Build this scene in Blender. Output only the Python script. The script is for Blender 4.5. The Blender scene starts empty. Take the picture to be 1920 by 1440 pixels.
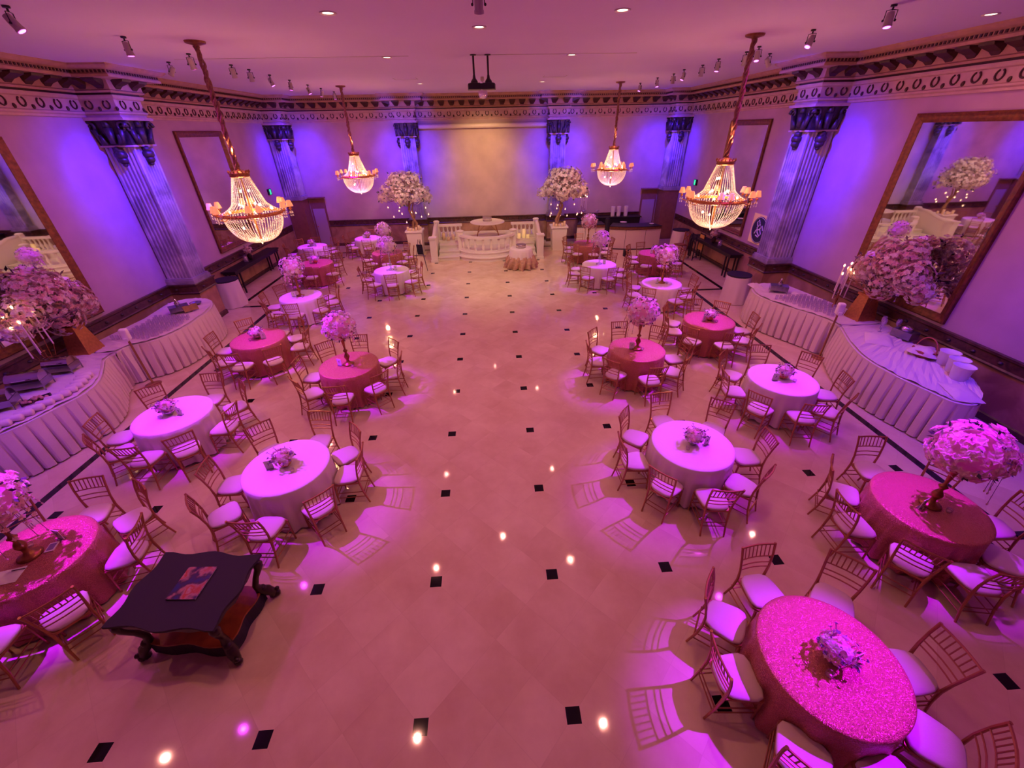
import bpy, math, random
from mathutils import Vector, Matrix
random.seed(7)
PI = math.pi
S = bpy.context.scene
COL = S.collection

# ------------------------------------------------------------------ camera, world, exposure
cam = bpy.data.cameras.new('camera'); co = bpy.data.objects.new('camera', cam); COL.objects.link(co)
cam.sensor_fit = 'HORIZONTAL'; cam.sensor_width = 36; cam.lens = 757.0 / 1920 * 36
cam.clip_start = .05; cam.clip_end = 100
Rr = Vector((0.99819188, -0.05730177, -0.01815144)); Ru = Vector((0.04581965, 0.52993415, 0.84680007)); Rf = Vector((0.03890408, 0.84610065, -0.53160152))
m = Matrix((Rr, Ru, -Rf)).transposed().to_4x4(); m.translation = Vector((0.9011, -1.6272, 4.9669))
co.matrix_world = m
S.camera = co
w = bpy.data.worlds.new('world'); S.world = w; w.use_nodes = True
w.node_tree.nodes['Background'].inputs[0].default_value = (.02, .005, .01, 1)
w.node_tree.nodes['Background'].inputs[1].default_value = .5
S.view_settings.view_transform = 'Standard'; S.view_settings.look = 'None'
S.view_settings.exposure = 0.03; S.view_settings.gamma = 1.0; S.view_settings.use_curve_mapping = False
S.cycles.max_bounces = 6; S.cycles.diffuse_bounces = 3; S.cycles.glossy_bounces = 3; S.cycles.transmission_bounces = 3
S.cycles.sample_clamp_indirect = 4; S.cycles.caustics_reflective = False; S.cycles.caustics_refractive = False
S.cycles.use_denoising = True
S.cycles.blur_glossy = .3

XL, XR, YB, YF, H = -8.75, 10.4, 20.7, -6.5, 6.4
MAG = (.34, .002, 1.0); BLUE = (.05, .012, 1.0); WARM = (1, .38, .20); CAND = (1, .5, .22)

def lamp(name, kind, loc, power, color, radius=.1, target=None, cone=40, blend=.5):
    d = bpy.data.lights.new(name, kind); d.energy = power; d.color = color; d.shadow_soft_size = radius
    if kind == 'SPOT': d.spot_size = math.radians(cone); d.spot_blend = blend
    o = bpy.data.objects.new(name, d); COL.objects.link(o); o.location = loc
    if target is not None:
        o.rotation_euler = (Vector(target) - Vector(loc)).to_track_quat('-Z', 'Y').to_euler()
    return o

# round tables: key, x, y, cloth kind
TABLES = dict(
 R5=(3.88, .02), R4=(6.43, 1.66), R3=(3.92, 3.06), R2=(6.49, 4.79), R1=(4.09, 6.30), R0=(6.41, 7.68),
 Q3=(4.87, 13.06), Q2=(6.31, 10.70), Q1=(5.15, 16.3), Q0=(7.40, 14.3),
 L5=(-4.75, 1.70), L4=(-2.30, 3.05), L3=(-4.92, 4.57), L2=(-2.25, 6.16), L1=(-4.88, 7.70),
 K3=(-5.0, 10.72), K2=(-2.71, 13.21), K1=(-5.85, 14.5), K0=(-7.0, 17.35), J0=(-4.87, 18.7), J1=(-3.4, 15.85))
TX1, TX2 = -4.98, 6.85
# heads over the tables: head x, head y, lit table, power
HEADS = [(TX2, .75, 'R5', 1.3), (5.75, 3.1, 'R4', 1.0), (TX2, 4.4, 'R3', 1.15), (TX2, 5.84, 'R2', 1.0), (TX2, 7.52, 'R1', 1.1),
 (TX2, 9.2, 'R0', .9), (TX2, 10.96, 'Q2', .8), (TX2, 13.04, 'Q3', .8), (TX2, 15.2, 'Q0', .9), (TX2, 17.0, 'Q1', .9),
 (TX1, 2.2, 'L5', 1.3), (TX1, 3.9, 'L4', 1.15), (TX1, 4.3, 'L3', 1.1), (TX1, 5.48, 'L2', 1.1), (TX1, 7.41, 'L1', 1.0), (TX1, 9.14, 'K3', .8),
 (TX1, 12.76, 'K2', .9), (TX1, 14.1, 'K1', .9), (TX1, 15.6, 'J1', .9), (TX1, 16.9, 'K0', .9), (TX1, 18.4, 'J0', .9)]
HZ = 6.1
for hx, hy, t, pw in HEADS:
    tx, ty = TABLES[t]
    o = Vector((hx, hy, H - .22)); o = o + (Vector((tx, ty, .8)) - Vector((hx, hy, H - .3))).normalized() * .16
    lamp('table_spot', 'SPOT', o, 2900 * pw * (1.0 if t in ('R3', 'R2', 'Q3', 'Q2', 'L4', 'L3', 'K3', 'K2', 'K0', 'J0') else 1.5), MAG, .05, (tx, ty, .76), 24 if t in ('R3', 'R2', 'Q3', 'Q2', 'L4', 'L3', 'K3', 'K2', 'K0', 'J0') else 21, 1.0)
    lamp('table_spill', 'SPOT', o, 60 * pw, (.75, .03, .9), .04, (tx, ty, .6), 165, 1.0)

# blue column lights, two to a column
BLUES = [((-6.35, 9.9, 5.95), (-8.7, 10.35, 3.85), 1.15, 52), ((-6.35, 12.2, 5.95), (-8.6, 11.85, 3.8), .4, 42), ((-5.7, 11.1, 5.95), (-7.9, 11.1, 3.9), .5, 50),
         ((8.0, 9.9, 5.95), (10.35, 10.35, 3.85), 1.15, 52), ((8.0, 12.2, 5.95), (10.3, 11.85, 3.8), .4, 42), ((7.4, 11.1, 5.95), (9.55, 11.1, 3.9), .5, 50),
         ((-6.2, 2.6, 6.05), (-8.3, 3.7, .8), .6, 66), ((7.9, 2.6, 6.05), (9.9, 3.7, .8), .8, 66),
         ((-7.3, 18.2, 5.95), (-7.45, 20.7, 3.9), 1.0, 54), ((-6.4, 19.2, 5.95), (-8.7, 19.5, 3.9), .65, 50), ((-6.6, 18.6, 5.95), (-8.0, 20.1, 3.6), .3, 40),
         ((8.95, 18.2, 5.95), (9.1, 20.7, 3.9), 1.0, 54), ((8.1, 19.2, 5.95), (10.35, 19.5, 3.9), .65, 50), ((8.3, 18.6, 5.95), (9.7, 20.1, 3.6), .3, 40),
         ((-3.4, 18.3, 5.95), (-3.35, 20.6, 3.9), .7, 52), ((-1.9, 18.3, 5.95), (-1.95, 20.6, 3.9), .5, 52), ((-2.7, 17.9, 5.95), (-2.66, 20.2, 4.0), .5, 44),
         ((3.6, 18.3, 5.95), (3.6, 20.6, 3.9), .5, 52), ((5.1, 18.3, 5.95), (5.05, 20.6, 3.9), .7, 52), ((4.3, 17.9, 5.95), (4.32, 20.2, 4.0), .5, 44)]
for a, b, pw, cn in BLUES:
    lamp('column_spot', 'SPOT', a, 900 * pw, BLUE, .06, b, cn, 1.0)
    lamp('column_spot', 'SPOT', a, 340 * pw, BLUE, .06, b, cn + 34, 1.0)
for a, b in [((-5.9, 10.2, 5.8), (-7.6, 10.7, 6.0)), ((-5.9, 12.0, 5.8), (-7.6, 11.6, 6.0)), ((7.5, 10.2, 5.8), (9.2, 10.7, 6.0)), ((7.5, 12.0, 5.8), (9.2, 11.6, 6.0)), ((-6.2, 18.6, 5.8), (-7.7, 19.8, 6.0)), ((7.9, 18.6, 5.8), (9.3, 19.8, 6.0)),
             ((-3.6, 18.4, 5.8), (-3.3, 19.9, 6.0)), ((-1.7, 18.4, 5.8), (-2.0, 19.9, 6.0)), ((3.3, 18.4, 5.8), (3.6, 19.9, 6.0)), ((5.3, 18.4, 5.8), (5.0, 19.9, 6.0))]:
    lamp('cornice_spot', 'SPOT', a, 110, (.10, .04, 1), .04, b, 48, 1.0)

# chandelier light, warm ceiling heads, added tree fill
CH = [(-4.12, 7.9), (6.0, 7.9), (-4.07, 16.2), (5.92, 16.4)]
for x, y in CH:
    lamp('chandelier_light', 'POINT', (x, y, 4.75), 66, WARM, .07)
    lamp('chandelier_light', 'POINT', (x, y, 2.8), 48, WARM, .07)
    lamp('bulb_light', 'POINT', (x, y, 3.75), 55, CAND, .1)
    lamp('bulb_light', 'POINT', (x, y, 3.35), 32, CAND, .1)
lamp('stage_spot', 'SPOT', (.8, 17.3, 6.15), 620, (1, .62, .24), .1, (.8, 20.6, 3.2), 76, 1.0)
lamp('stage_spot', 'SPOT', (.8, 12.4, 6.1), 640, (1, .76, .42), .1, (.8, 15.2, .3), 104, 1.0)
for tx_, ty_ in ((-2.7, 18.5), (4.1, 18.5)):
    lamp('tree_fill', 'SPOT', (tx_ + (1.6 if tx_ < 0 else -1.6), 14.6, 6.1), 520, (1, .72, .66), .06, (tx_, ty_, 2.6), 34, 1.0)  # fill added to whiten the blossom trees, no fixture hangs there
# violet heads washing the plaster walls
for (hx, hy), (px, py) in [((TX1, 5.0), (XL, 6.5)), ((TX1, 8.4), (XL, 8.6)), ((TX1, 14.6), (XL, 14.6)), ((TX2, 5.0), (XR, 6.5)), ((TX2, 8.4), (XR, 8.6)), ((TX2, 14.6), (XR, 14.6)), ((TX1, 17.6), (-5.4, YB)), ((TX2, 17.6), (7, YB))]:
    lamp('wall_wash', 'SPOT', (hx, hy, HZ), 90, (.60, .06, .75), .04, (px, py, 3.0), 110, 1.0)
# recessed ceiling downlights
DOWN = [(x, y) for y in (1.9, 6.0, 10.0) for x in (-1.2, 2.95)] + [(-1.26, 15.9), (3.0, 15.9), (.89, 7.0), (9.04, 6.5), (-6.6, 1.9), (.88, 18.4)]
for x, y in DOWN:
    lamp('downlight_beam', 'SPOT', (x, y, 6.36), (160 if y < 3 else 85 if y < 9 else 45), (1, .36, .27), .05, (x, y, 0), 150, 1.0)

# ------------------------------------------------------------------ materials
def mat(name, color, rough=.5, metal=0.0, noise=0.0, nscale=8.0, emit=None, estr=1.0, spec=.5, bump=0.0, bscale=40, trans=0.0, alpha=None, coat=0.0, sheen=0.0):
    mt = bpy.data.materials.new(name); mt.use_nodes = True; nt = mt.node_tree; b = nt.nodes['Principled BSDF']
    b.inputs['Base Color'].default_value = (*color, 1); b.inputs['Roughness'].default_value = rough; b.inputs['Metallic'].default_value = metal
    b.inputs['Specular IOR Level'].default_value = spec
    if coat: b.inputs['Coat Weight'].default_value = coat
    if sheen: b.inputs['Sheen Weight'].default_value = sheen
    if trans: b.inputs['Transmission Weight'].default_value = trans
    if alpha is not None: b.inputs['Alpha'].default_value = alpha
    if emit: b.inputs['Emission Color'].default_value = (*emit, 1); b.inputs['Emission Strength'].default_value = estr
    if noise or bump:
        tc = nt.nodes.new('ShaderNodeTexCoord')
    if noise:
        n = nt.nodes.new('ShaderNodeTexNoise'); n.inputs['Scale'].default_value = nscale; n.inputs['Detail'].default_value = 5
        r = nt.nodes.new('ShaderNodeMapRange'); r.inputs[1].default_value = .3; r.inputs[2].default_value = .7
        r.inputs[3].default_value = 1 - noise; r.inputs[4].default_value = 1 + noise * .5
        v = nt.nodes.new('ShaderNodeVectorMath'); v.operation = 'SCALE'; v.inputs[0].default_value = color
        nt.links.new(tc.outputs['Object'], n.inputs['Vector']); nt.links.new(n.outputs['Fac'], r.inputs[0])
        nt.links.new(r.outputs[0], v.inputs['Scale']); nt.links.new(v.outputs[0], b.inputs['Base Color'])
    if bump:
        n2 = nt.nodes.new('ShaderNodeTexNoise'); n2.inputs['Scale'].default_value = bscale; n2.inputs['Detail'].default_value = 3
        bp = nt.nodes.new('ShaderNodeBump'); bp.inputs['Strength'].default_value = bump; bp.inputs['Distance'].default_value = .01
        nt.links.new(tc.outputs['Object'], n2.inputs['Vector']); nt.links.new(n2.outputs['Fac'], bp.inputs['Height']); nt.links.new(bp.outputs[0], b.inputs['Normal'])
    return mt

def floor_mat():
    mt = bpy.data.materials.new('floor_marble'); mt.use_nodes = True; nt = mt.node_tree; b = nt.nodes['Principled BSDF']; L = nt.links.new
    def M(op, a, b_=None, c=None):
        n = nt.nodes.new('ShaderNodeMath'); n.operation = op
        for i, v in enumerate((a, b_, c)):
            if v is None: continue
            if isinstance(v, (int, float)): n.inputs[i].default_value = v
            else: L(v, n.inputs[i])
        return n.outputs[0]
    geo = nt.nodes.new('ShaderNodeTexCoord'); sp = nt.nodes.new('ShaderNodeSeparateXYZ'); L(geo.outputs['Object'], sp.inputs[0])
    x, y = sp.outputs[0], sp.outputs[1]; D = 1.52
    u = M('DIVIDE', x, D); v = M('DIVIDE', y, D)
    fu = M('ABSOLUTE', M('SUBTRACT', u, M('ROUND', u))); fv = M('ABSOLUTE', M('SUBTRACT', v, M('ROUND', v)))
    inset = M('LESS_THAN', M('MAXIMUM', fu, fv), .073 / D)
    # no insets outside the dark border line
    inb = M('MULTIPLY', M('LESS_THAN', M('ABSOLUTE', M('SUBTRACT', x, .78)), 7.1), M('LESS_THAN', y, 19.0))
    inset = M('MULTIPLY', inset, inb)
    a = M('MULTIPLY', M('ADD', u, v), 2.0); c = M('MULTIPLY', M('SUBTRACT', u, v), 2.0)
    fa = M('ABSOLUTE', M('SUBTRACT', a, M('ROUND', a))); fc = M('ABSOLUTE', M('SUBTRACT', c, M('ROUND', c)))
    grout = M('LESS_THAN', M('MINIMUM', fa, fc), .006)
    cell = nt.nodes.new('ShaderNodeCombineXYZ'); L(M('ROUND', M('ADD', a, .5)), cell.inputs[0]); L(M('ROUND', M('ADD', c, .5)), cell.inputs[1])
    wn = nt.nodes.new('ShaderNodeTexWhiteNoise'); L(cell.outputs[0], wn.inputs['Vector'])
    n = nt.nodes.new('ShaderNodeTexNoise'); n.inputs['Scale'].default_value = 1.1; n.inputs['Detail'].default_value = 8; n.inputs['Roughness'].default_value = .62
    off = nt.nodes.new('ShaderNodeVectorMath'); off.operation = 'MULTIPLY_ADD'; L(wn.outputs['Color'], off.inputs[0]); off.inputs[1].default_value = (.5, .5, .5); L(geo.outputs['Object'], off.inputs[2])
    L(off.outputs[0], n.inputs['Vector'])
    r = nt.nodes.new('ShaderNodeValToRGB'); L(n.outputs['Fac'], r.inputs[0])
    r.color_ramp.elements[0].position = .3; r.color_ramp.elements[0].color = (.62, .45, .28, 1)
    r.color_ramp.elements[1].position = .66; r.color_ramp.elements[1].color = (.79, .65, .44, 1)
    mx = nt.nodes.new('ShaderNodeMix'); mx.data_type = 'RGBA'; L(M('MULTIPLY', wn.outputs['Value'], .08), mx.inputs[0]); L(r.outputs[0], mx.inputs[6]); mx.inputs[7].default_value = (.60, .44, .30, 1)
    m2 = nt.nodes.new('ShaderNodeMix'); m2.data_type = 'RGBA'; L(M('MULTIPLY', grout, .13), m2.inputs[0]); L(mx.outputs[2], m2.inputs[6]); m2.inputs[7].default_value = (.40, .27, .20, 1)
    m3 = nt.nodes.new('ShaderNodeMix'); m3.data_type = 'RGBA'; L(inset, m3.inputs[0]); L(m2.outputs[2], m3.inputs[6]); m3.inputs[7].default_value = (.006, .005, .006, 1)
    L(m3.outputs[2], b.inputs['Base Color']); b.inputs['Roughness'].default_value = .055; b.inputs['Specular IOR Level'].default_value = .30
    return mt

def marble(name, c1, c2, scale=2.0, rough=.35):
    mt = bpy.data.materials.new(name); mt.use_nodes = True; nt = mt.node_tree; b = nt.nodes['Principled BSDF']; L = nt.links.new
    tc = nt.nodes.new('ShaderNodeTexCoord'); n = nt.nodes.new('ShaderNodeTexNoise'); n.inputs['Scale'].default_value = scale; n.inputs['Detail'].default_value = 9; n.inputs['Distortion'].default_value = 1.4
    r = nt.nodes.new('ShaderNodeValToRGB'); r.color_ramp.elements[0].position = .38; r.color_ramp.elements[0].color = (*c1, 1); r.color_ramp.elements[1].position = .62; r.color_ramp.elements[1].color = (*c2, 1)
    L(tc.outputs['Object'], n.inputs['Vector']); L(n.outputs['Fac'], r.inputs[0]); L(r.outputs[0], b.inputs['Base Color']); b.inputs['Roughness'].default_value = rough
    return mt

def sequin():
    mt = bpy.data.materials.new('gold_sequin_cloth'); mt.use_nodes = True; nt = mt.node_tree; b = nt.nodes['Principled BSDF']; L = nt.links.new
    tc = nt.nodes.new('ShaderNodeTexCoord'); v = nt.nodes.new('ShaderNodeTexVoronoi'); v.inputs['Scale'].default_value = 230
    L(tc.outputs['Object'], v.inputs['Vector'])
    r = nt.nodes.new('ShaderNodeValToRGB'); L(v.outputs['Color'], r.inputs[0]); r.color_ramp.elements[0].color = (.34, .11, .06, 1); r.color_ramp.elements[1].color = (.66, .22, .155, 1)
    L(r.outputs[0], b.inputs['Base Color']); b.inputs['Metallic'].default_value = .25; b.inputs['Roughness'].default_value = .32
    s = nt.nodes.new('ShaderNodeVectorMath'); s.operation = 'MULTIPLY_ADD'; L(v.outputs['Color'], s.inputs[0]); s.inputs[1].default_value = (.9, .9, .9); s.inputs[2].default_value = (-.45, -.45, -.45)
    g = nt.nodes.new('ShaderNodeNewGeometry'); ad = nt.nodes.new('ShaderNodeVectorMath'); ad.operation = 'ADD'; L(g.outputs['Normal'], ad.inputs[0]); L(s.outputs[0], ad.inputs[1])
    nm = nt.nodes.new('ShaderNodeVectorMath'); nm.operation = 'NORMALIZE'; L(ad.outputs[0], nm.inputs[0]); L(nm.outputs[0], b.inputs['Normal'])
    return mt

def translucent(name, color, fac=.4, emit=None, estr=0):
    mt = bpy.data.materials.new(name); mt.use_nodes = True; nt = mt.node_tree; b = nt.nodes['Principled BSDF']; L = nt.links.new
    b.inputs['Base Color'].default_value = (*color, 1); b.inputs['Roughness'].default_value = .25
    if emit: b.inputs['Emission Color'].default_value = (*emit, 1); b.inputs['Emission Strength'].default_value = estr
    t = nt.nodes.new('ShaderNodeBsdfTranslucent'); t.inputs[0].default_value = (*color, 1); mx = nt.nodes.new('ShaderNodeMixShader'); mx.inputs[0].default_value = fac
    L(b.outputs[0], mx.inputs[1]); L(t.outputs[0], mx.inputs[2]); L(mx.outputs[0], nt.nodes['Material Output'].inputs[0])
    return mt

def glassy(name, tint=(.9, .9, .95), mixf=.35):
    mt = bpy.data.materials.new(name); mt.use_nodes = True; nt = mt.node_tree; L = nt.links.new
    for n in list(nt.nodes):
        if n.type == 'BSDF_PRINCIPLED': nt.nodes.remove(n)
    g = nt.nodes.new('ShaderNodeBsdfGlossy'); g.inputs['Color'].default_value = (*tint, 1); g.inputs['Roughness'].default_value = .08
    t = nt.nodes.new('ShaderNodeBsdfTransparent'); t.inputs[0].default_value = (.93, .93, .96, 1); d = nt.nodes.new('ShaderNodeBsdfDiffuse'); d.inputs[0].default_value = (*tint, 1)
    a = nt.nodes.new('ShaderNodeMixShader'); a.inputs[0].default_value = .35; L(g.outputs[0], a.inputs[1]); L(d.outputs[0], a.inputs[2])
    mx = nt.nodes.new('ShaderNodeMixShader'); mx.inputs[0].default_value = mixf
    L(t.outputs[0], mx.inputs[1]); L(a.outputs[0], mx.inputs[2]); L(mx.outputs[0], nt.nodes['Material Output'].inputs[0])
    return mt

M = dict(petalc=translucent('petal_cream', (.88, .78, .58), .4),crown=mat('cornice_tan', (.52, .29, .18), .5, noise=.15, nscale=6),sleeve=mat('sleeve_cloth', (.34, .15, .08), .6, noise=.4, nscale=30),
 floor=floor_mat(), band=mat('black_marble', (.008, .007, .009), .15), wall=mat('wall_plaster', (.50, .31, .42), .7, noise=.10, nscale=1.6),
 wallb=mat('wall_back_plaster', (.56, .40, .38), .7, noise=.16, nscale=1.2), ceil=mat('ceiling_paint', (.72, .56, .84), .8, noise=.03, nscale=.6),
 wains=marble('wainscot_marble', (.30, .15, .09), (.46, .26, .16), 1.5, .35), dado=marble('dado_marble', (.050, .018, .014), (.11, .045, .03), 6, .3),
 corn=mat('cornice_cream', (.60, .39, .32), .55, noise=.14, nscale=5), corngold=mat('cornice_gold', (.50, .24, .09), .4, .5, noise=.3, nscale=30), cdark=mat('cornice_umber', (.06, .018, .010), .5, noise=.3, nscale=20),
 colm=marble('column_marble', (.24, .20, .24), (.50, .42, .48), 1.2, .3), bronze=mat('capital_bronze', (.085, .06, .05), .42, .5, noise=.4, nscale=12),
 frame=mat('mirror_frame', (.22, .075, .022), .35, .35, noise=.45, nscale=14, bump=.6, bscale=60), mirror=mat('mirror_glass', (.86, .86, .86), .02, 1.0),
 gold=mat('gold_metal', (.62, .30, .09), .3, .85, noise=.2, nscale=20), agold=mat('antique_gold', (.35, .15, .05), .35, .7, noise=.35, nscale=18),
 chair=mat('chair_gold', (.42, .17, .075), .34, .45, noise=.12, nscale=20), cush=mat('cushion_ivory', (.70, .56, .50), .65, bump=.15, bscale=90),
 white=mat('white_cloth', (.78, .66, .64), .75, bump=.3, bscale=30), sheer=mat('sheer_cloth', (.72, .58, .54), .7), skirt=mat('skirt_cloth', (.74, .62, .58), .8, bump=.2, bscale=60), seq=sequin(),
 black=mat('black_laminate', (.012, .010, .014), .35), blackcloth=mat('black_cloth', (.014, .009, .022), .7), steel=mat('steel', (.30, .29, .33), .2, .9), silver=mat('silver', (.42, .40, .44), .1, 1.0),
 wood=mat('dark_wood', (.030, .012, .012), .3, noise=.4, nscale=14), wood2=mat('shelf_wood', (.34, .075, .015), .35, noise=.3, nscale=10), rwood=mat('red_wood', (.26, .075, .03), .45, noise=.3, nscale=12), bwood=mat('bar_wood', (.16, .06, .03), .4, noise=.3, nscale=12),
 petal=translucent('petal_white', (.92, .80, .76), .4), petalp=translucent('petal_blush', (.90, .60, .56), .4), leaf=mat('leaf', (.035, .06, .03), .5), leafp=mat('leaf_plum', (.13, .075, .11), .5),
 crystal=translucent('crystal_beads_glow', (1, .92, .82), .35, (1, .62, .36), .28), bulb=mat('bulb_glow', (1, .8, .5), .5, emit=(1, .62, .30), estr=26), shade=translucent('lamp_shade_silk', (.95, .55, .32), .5, (1, .42, .16), .75),  # crystal beads get a glow of their own in place of bulb light
 flame=mat('candle_flame', (1, .7, .3), .5, emit=(1, .5, .2), estr=14), wax=mat('wax_cream', (.90, .70, .42), .5), waxlit=mat('wax_candle', (.92, .74, .45), .45, emit=(1, .62, .2), estr=.35), taper=mat('taper_candle', (.80, .66, .64), .4),
 lens=mat('lens_magenta', (1, .3, 1), .3, emit=(.75, .12, 1), estr=7), lensoff=mat('lens_dark', (.06, .03, .08), .1), lensb=mat('lens_blue', (.2, .5, 1), .3, emit=(.15, .45, 1), estr=6), body=mat('fixture_body', (.50, .40, .42), .5), knob=mat('knob_black', (.015, .01, .015), .4),
 down=mat('downlight_glow', (1, .8, .6), .5, emit=(1, .72, .48), estr=5), trimw=mat('downlight_trim', (.8, .7, .68), .5),
 stage=mat('stage_white', (.86, .78, .68), .45), trunk=mat('trunk_bark', (.34, .16, .08), .8, noise=.3, nscale=15), glass=glassy('clear_glass'), glassp=glassy('clear_glass_tinted', (.75, .62, .9), .5), mirrorball=mat('mirror_ball', (.8, .7, .8), .12, .9, bump=.9, bscale=90),
 jewel=mat('jewelled_silver', (.62, .50, .45), .25, .7, noise=.5, nscale=60, bump=1, bscale=120), paper=mat('paper', (.85, .80, .80), .6), exit=mat('exit_green', (.02, .5, .2), .4, emit=(.02, .85, .33), estr=1.3), ink=mat('ink', (.01, .01, .02), .5),
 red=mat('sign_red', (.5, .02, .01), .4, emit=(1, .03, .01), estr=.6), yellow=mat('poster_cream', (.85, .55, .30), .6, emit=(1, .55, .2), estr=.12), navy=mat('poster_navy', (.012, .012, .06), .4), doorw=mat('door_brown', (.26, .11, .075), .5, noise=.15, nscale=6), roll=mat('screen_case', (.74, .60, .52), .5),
 wicker=mat('wicker', (.42, .12, .06), .6), toile=mat('tulle_blush', (.56, .31, .20), .8, noise=.3, nscale=12), post=mat('brass_post', (.40, .22, .09), .35, .7), yel=mat('yellow_board', (.75, .45, .08), .6), chrome=mat('chrome', (.7, .7, .72), .12, 1.0))

def book_mat():
    mt = bpy.data.materials.new('printed_cover'); mt.use_nodes = True; nt = mt.node_tree; b = nt.nodes['Principled BSDF']; L = nt.links.new
    tc = nt.nodes.new('ShaderNodeTexCoord'); n = nt.nodes.new('ShaderNodeTexNoise'); n.inputs['Scale'].default_value = 5.5; n.inputs['Detail'].default_value = 3
    r = nt.nodes.new('ShaderNodeValToRGB'); L(tc.outputs['Object'], n.inputs['Vector']); L(n.outputs['Fac'], r.inputs[0]); r.color_ramp.interpolation = 'LINEAR'
    e = r.color_ramp.elements; e[0].position = .36; e[0].color = (.02, .04, .18, 1); e[1].position = .47; e[1].color = (.05, .03, .07, 1)
    for p_, c_ in ((.55, (.45, .20, .22)), (.62, (.45, .07, .03)), (.68, (.5, .3, .35))):
        q = e.new(p_); q.color = (*c_, 1)
    L(r.outputs[0], b.inputs['Base Color']); b.inputs['Roughness'].default_value = .25
    return mt
M['cover'] = book_mat()

# ------------------------------------------------------------------ mesh builder
class MB:
    def __init__(s): s.v = []; s.f = []; s.m = []; s.mi = 0
    def add(s, vs, fs):
        o = len(s.v); s.v += [tuple(x) for x in vs]; s.f += [tuple(i + o for i in f) for f in fs]; s.m += [s.mi] * len(fs); return s
    def box(s, c, d, rz=0, taper=1.0, R=None):
        x, y, z = d[0] / 2, d[1] / 2, d[2] / 2
        vs = [(-x, -y, -z), (x, -y, -z), (x, y, -z), (-x, y, -z), (-x * taper, -y * taper, z), (x * taper, -y * taper, z), (x * taper, y * taper, z), (-x * taper, y * taper, z)]
        if R is None: R = Matrix.Rotation(rz, 3, 'Z')
        c = Vector(c); vs = [R @ Vector(v) + c for v in vs]
        return s.add(vs, [(0, 3, 2, 1), (4, 5, 6, 7), (0, 1, 5, 4), (1, 2, 6, 5), (2, 3, 7, 6), (3, 0, 4, 7)])
    def bar(s, a, b, w, h=None):
        a, b = Vector(a), Vector(b); d = b - a; h = h or w
        q = d.to_track_quat('Z', 'Y').to_matrix()
        return s.box((a + b) / 2, (w, h, d.length), R=q)
    def tube(s, pts, r, n=6, cap=True):
        pts = [Vector(p) for p in pts]; rs = r if isinstance(r, (list, tuple)) else [r] * len(pts); o = len(s.v); vs = []
        up = None
        for i, p in enumerate(pts):
            d = (pts[min(i + 1, len(pts) - 1)] - pts[max(i - 1, 0)]).normalized()
            if up is None: up = Vector((0, 0, 1)) if abs(d.z) < .9 else Vector((1, 0, 0))
            a = d.cross(up).normalized(); up = a.cross(d).normalized()
            for k in range(n):
                t = 2 * PI * k / n; vs.append(p + (a * math.cos(t) + up * math.sin(t)) * rs[i])
        fs = []
        for i in range(len(pts) - 1):
            for k in range(n): k2 = (k + 1) % n; fs.append((i * n + k, i * n + k2, (i + 1) * n + k2, (i + 1) * n + k))
        if cap: fs.append(tuple(range(n))[::-1]); fs.append(tuple((len(pts) - 1) * n + k for k in range(n)))
        return s.add(vs, fs)
    def lathe(s, prof, c=(0, 0, 0), n=24, cap=True, R=None):
        vs = []
        for r, z in prof:
            for k in range(n):
                t = 2 * PI * k / n; v = Vector((r * math.cos(t), r * math.sin(t), z))
                if R is not None: v = R @ v
                vs.append(v + Vector(c))
        fs = []
        for i in range(len(prof) - 1):
            for k in range(n): k2 = (k + 1) % n; fs.append((i * n + k, i * n + k2, (i + 1) * n + k2, (i + 1) * n + k))
        if cap: fs.append(tuple(range(n))[::-1]); fs.append(tuple((len(prof) - 1) * n + k for k in range(n)))
        return s.add(vs, fs)
    def sphere(s, c, r, n=8, m=5, sz=1.0):
        return s.lathe([(max(1e-4, r * math.sin(PI * i / m)), -r * sz * math.cos(PI * i / m)) for i in range(m + 1)], c, n, False)
    def octa(s, c, r, h=None):
        h = h or r; x, y, z = c
        return s.add([(x + r, y, z), (x, y + r, z), (x - r, y, z), (x, y - r, z), (x, y, z + h), (x, y, z - h)], [(0, 1, 4), (1, 2, 4), (2, 3, 4), (3, 0, 4), (1, 0, 5), (2, 1, 5), (3, 2, 5), (0, 3, 5)])
    def prism(s, poly, z0, z1):
        n = len(poly); vs = [(x, y, z0) for x, y in poly] + [(x, y, z1) for x, y in poly]
        return s.add(vs, [tuple(range(n))[::-1], tuple(range(n, 2 * n))] + [(i, (i + 1) % n, n + (i + 1) % n, n + i) for i in range(n)])
    def sweep(s, path, prof, closed=False, side=1):
        """prof: list of (out, z); path: list of (x, y); mitred"""
        n = len(path); offs = []
        for i in range(n):
            p = Vector(path[i]).to_2d() if len(path[i]) > 2 else Vector(path[i])
            a = Vector(path[i - 1]) if (closed or i > 0) else None; b = Vector(path[(i + 1) % n]) if (closed or i < n - 1) else None
            d1 = (p - a).normalized() if a is not None else None; d2 = (b - p).normalized() if b is not None else None
            if d1 is None: d1 = d2
            if d2 is None: d2 = d1
            n1 = Vector((-d1.y, d1.x)); n2 = Vector((-d2.y, d2.x)); k = (n1 + n2); k = k.normalized() / max(.2, k.normalized().dot(n1)); offs.append((p, k * side))
        k = len(prof); vs = [(p.x + o.x * q, p.y + o.y * q, z) for p, o in offs for q, z in prof]; fs = []
        for i in range(n if closed else n - 1):
            j = (i + 1) % n
            for t in range(k - 1): fs.append((i * k + t, j * k + t, j * k + t + 1, i * k + t + 1) if side > 0 else (i * k + t, i * k + t + 1, j * k + t + 1, j * k + t))
        if not closed: fs.append(tuple(range(k))); fs.append(tuple((n - 1) * k + t for t in range(k))[::-1])
        return s.add(vs, fs)
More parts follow.
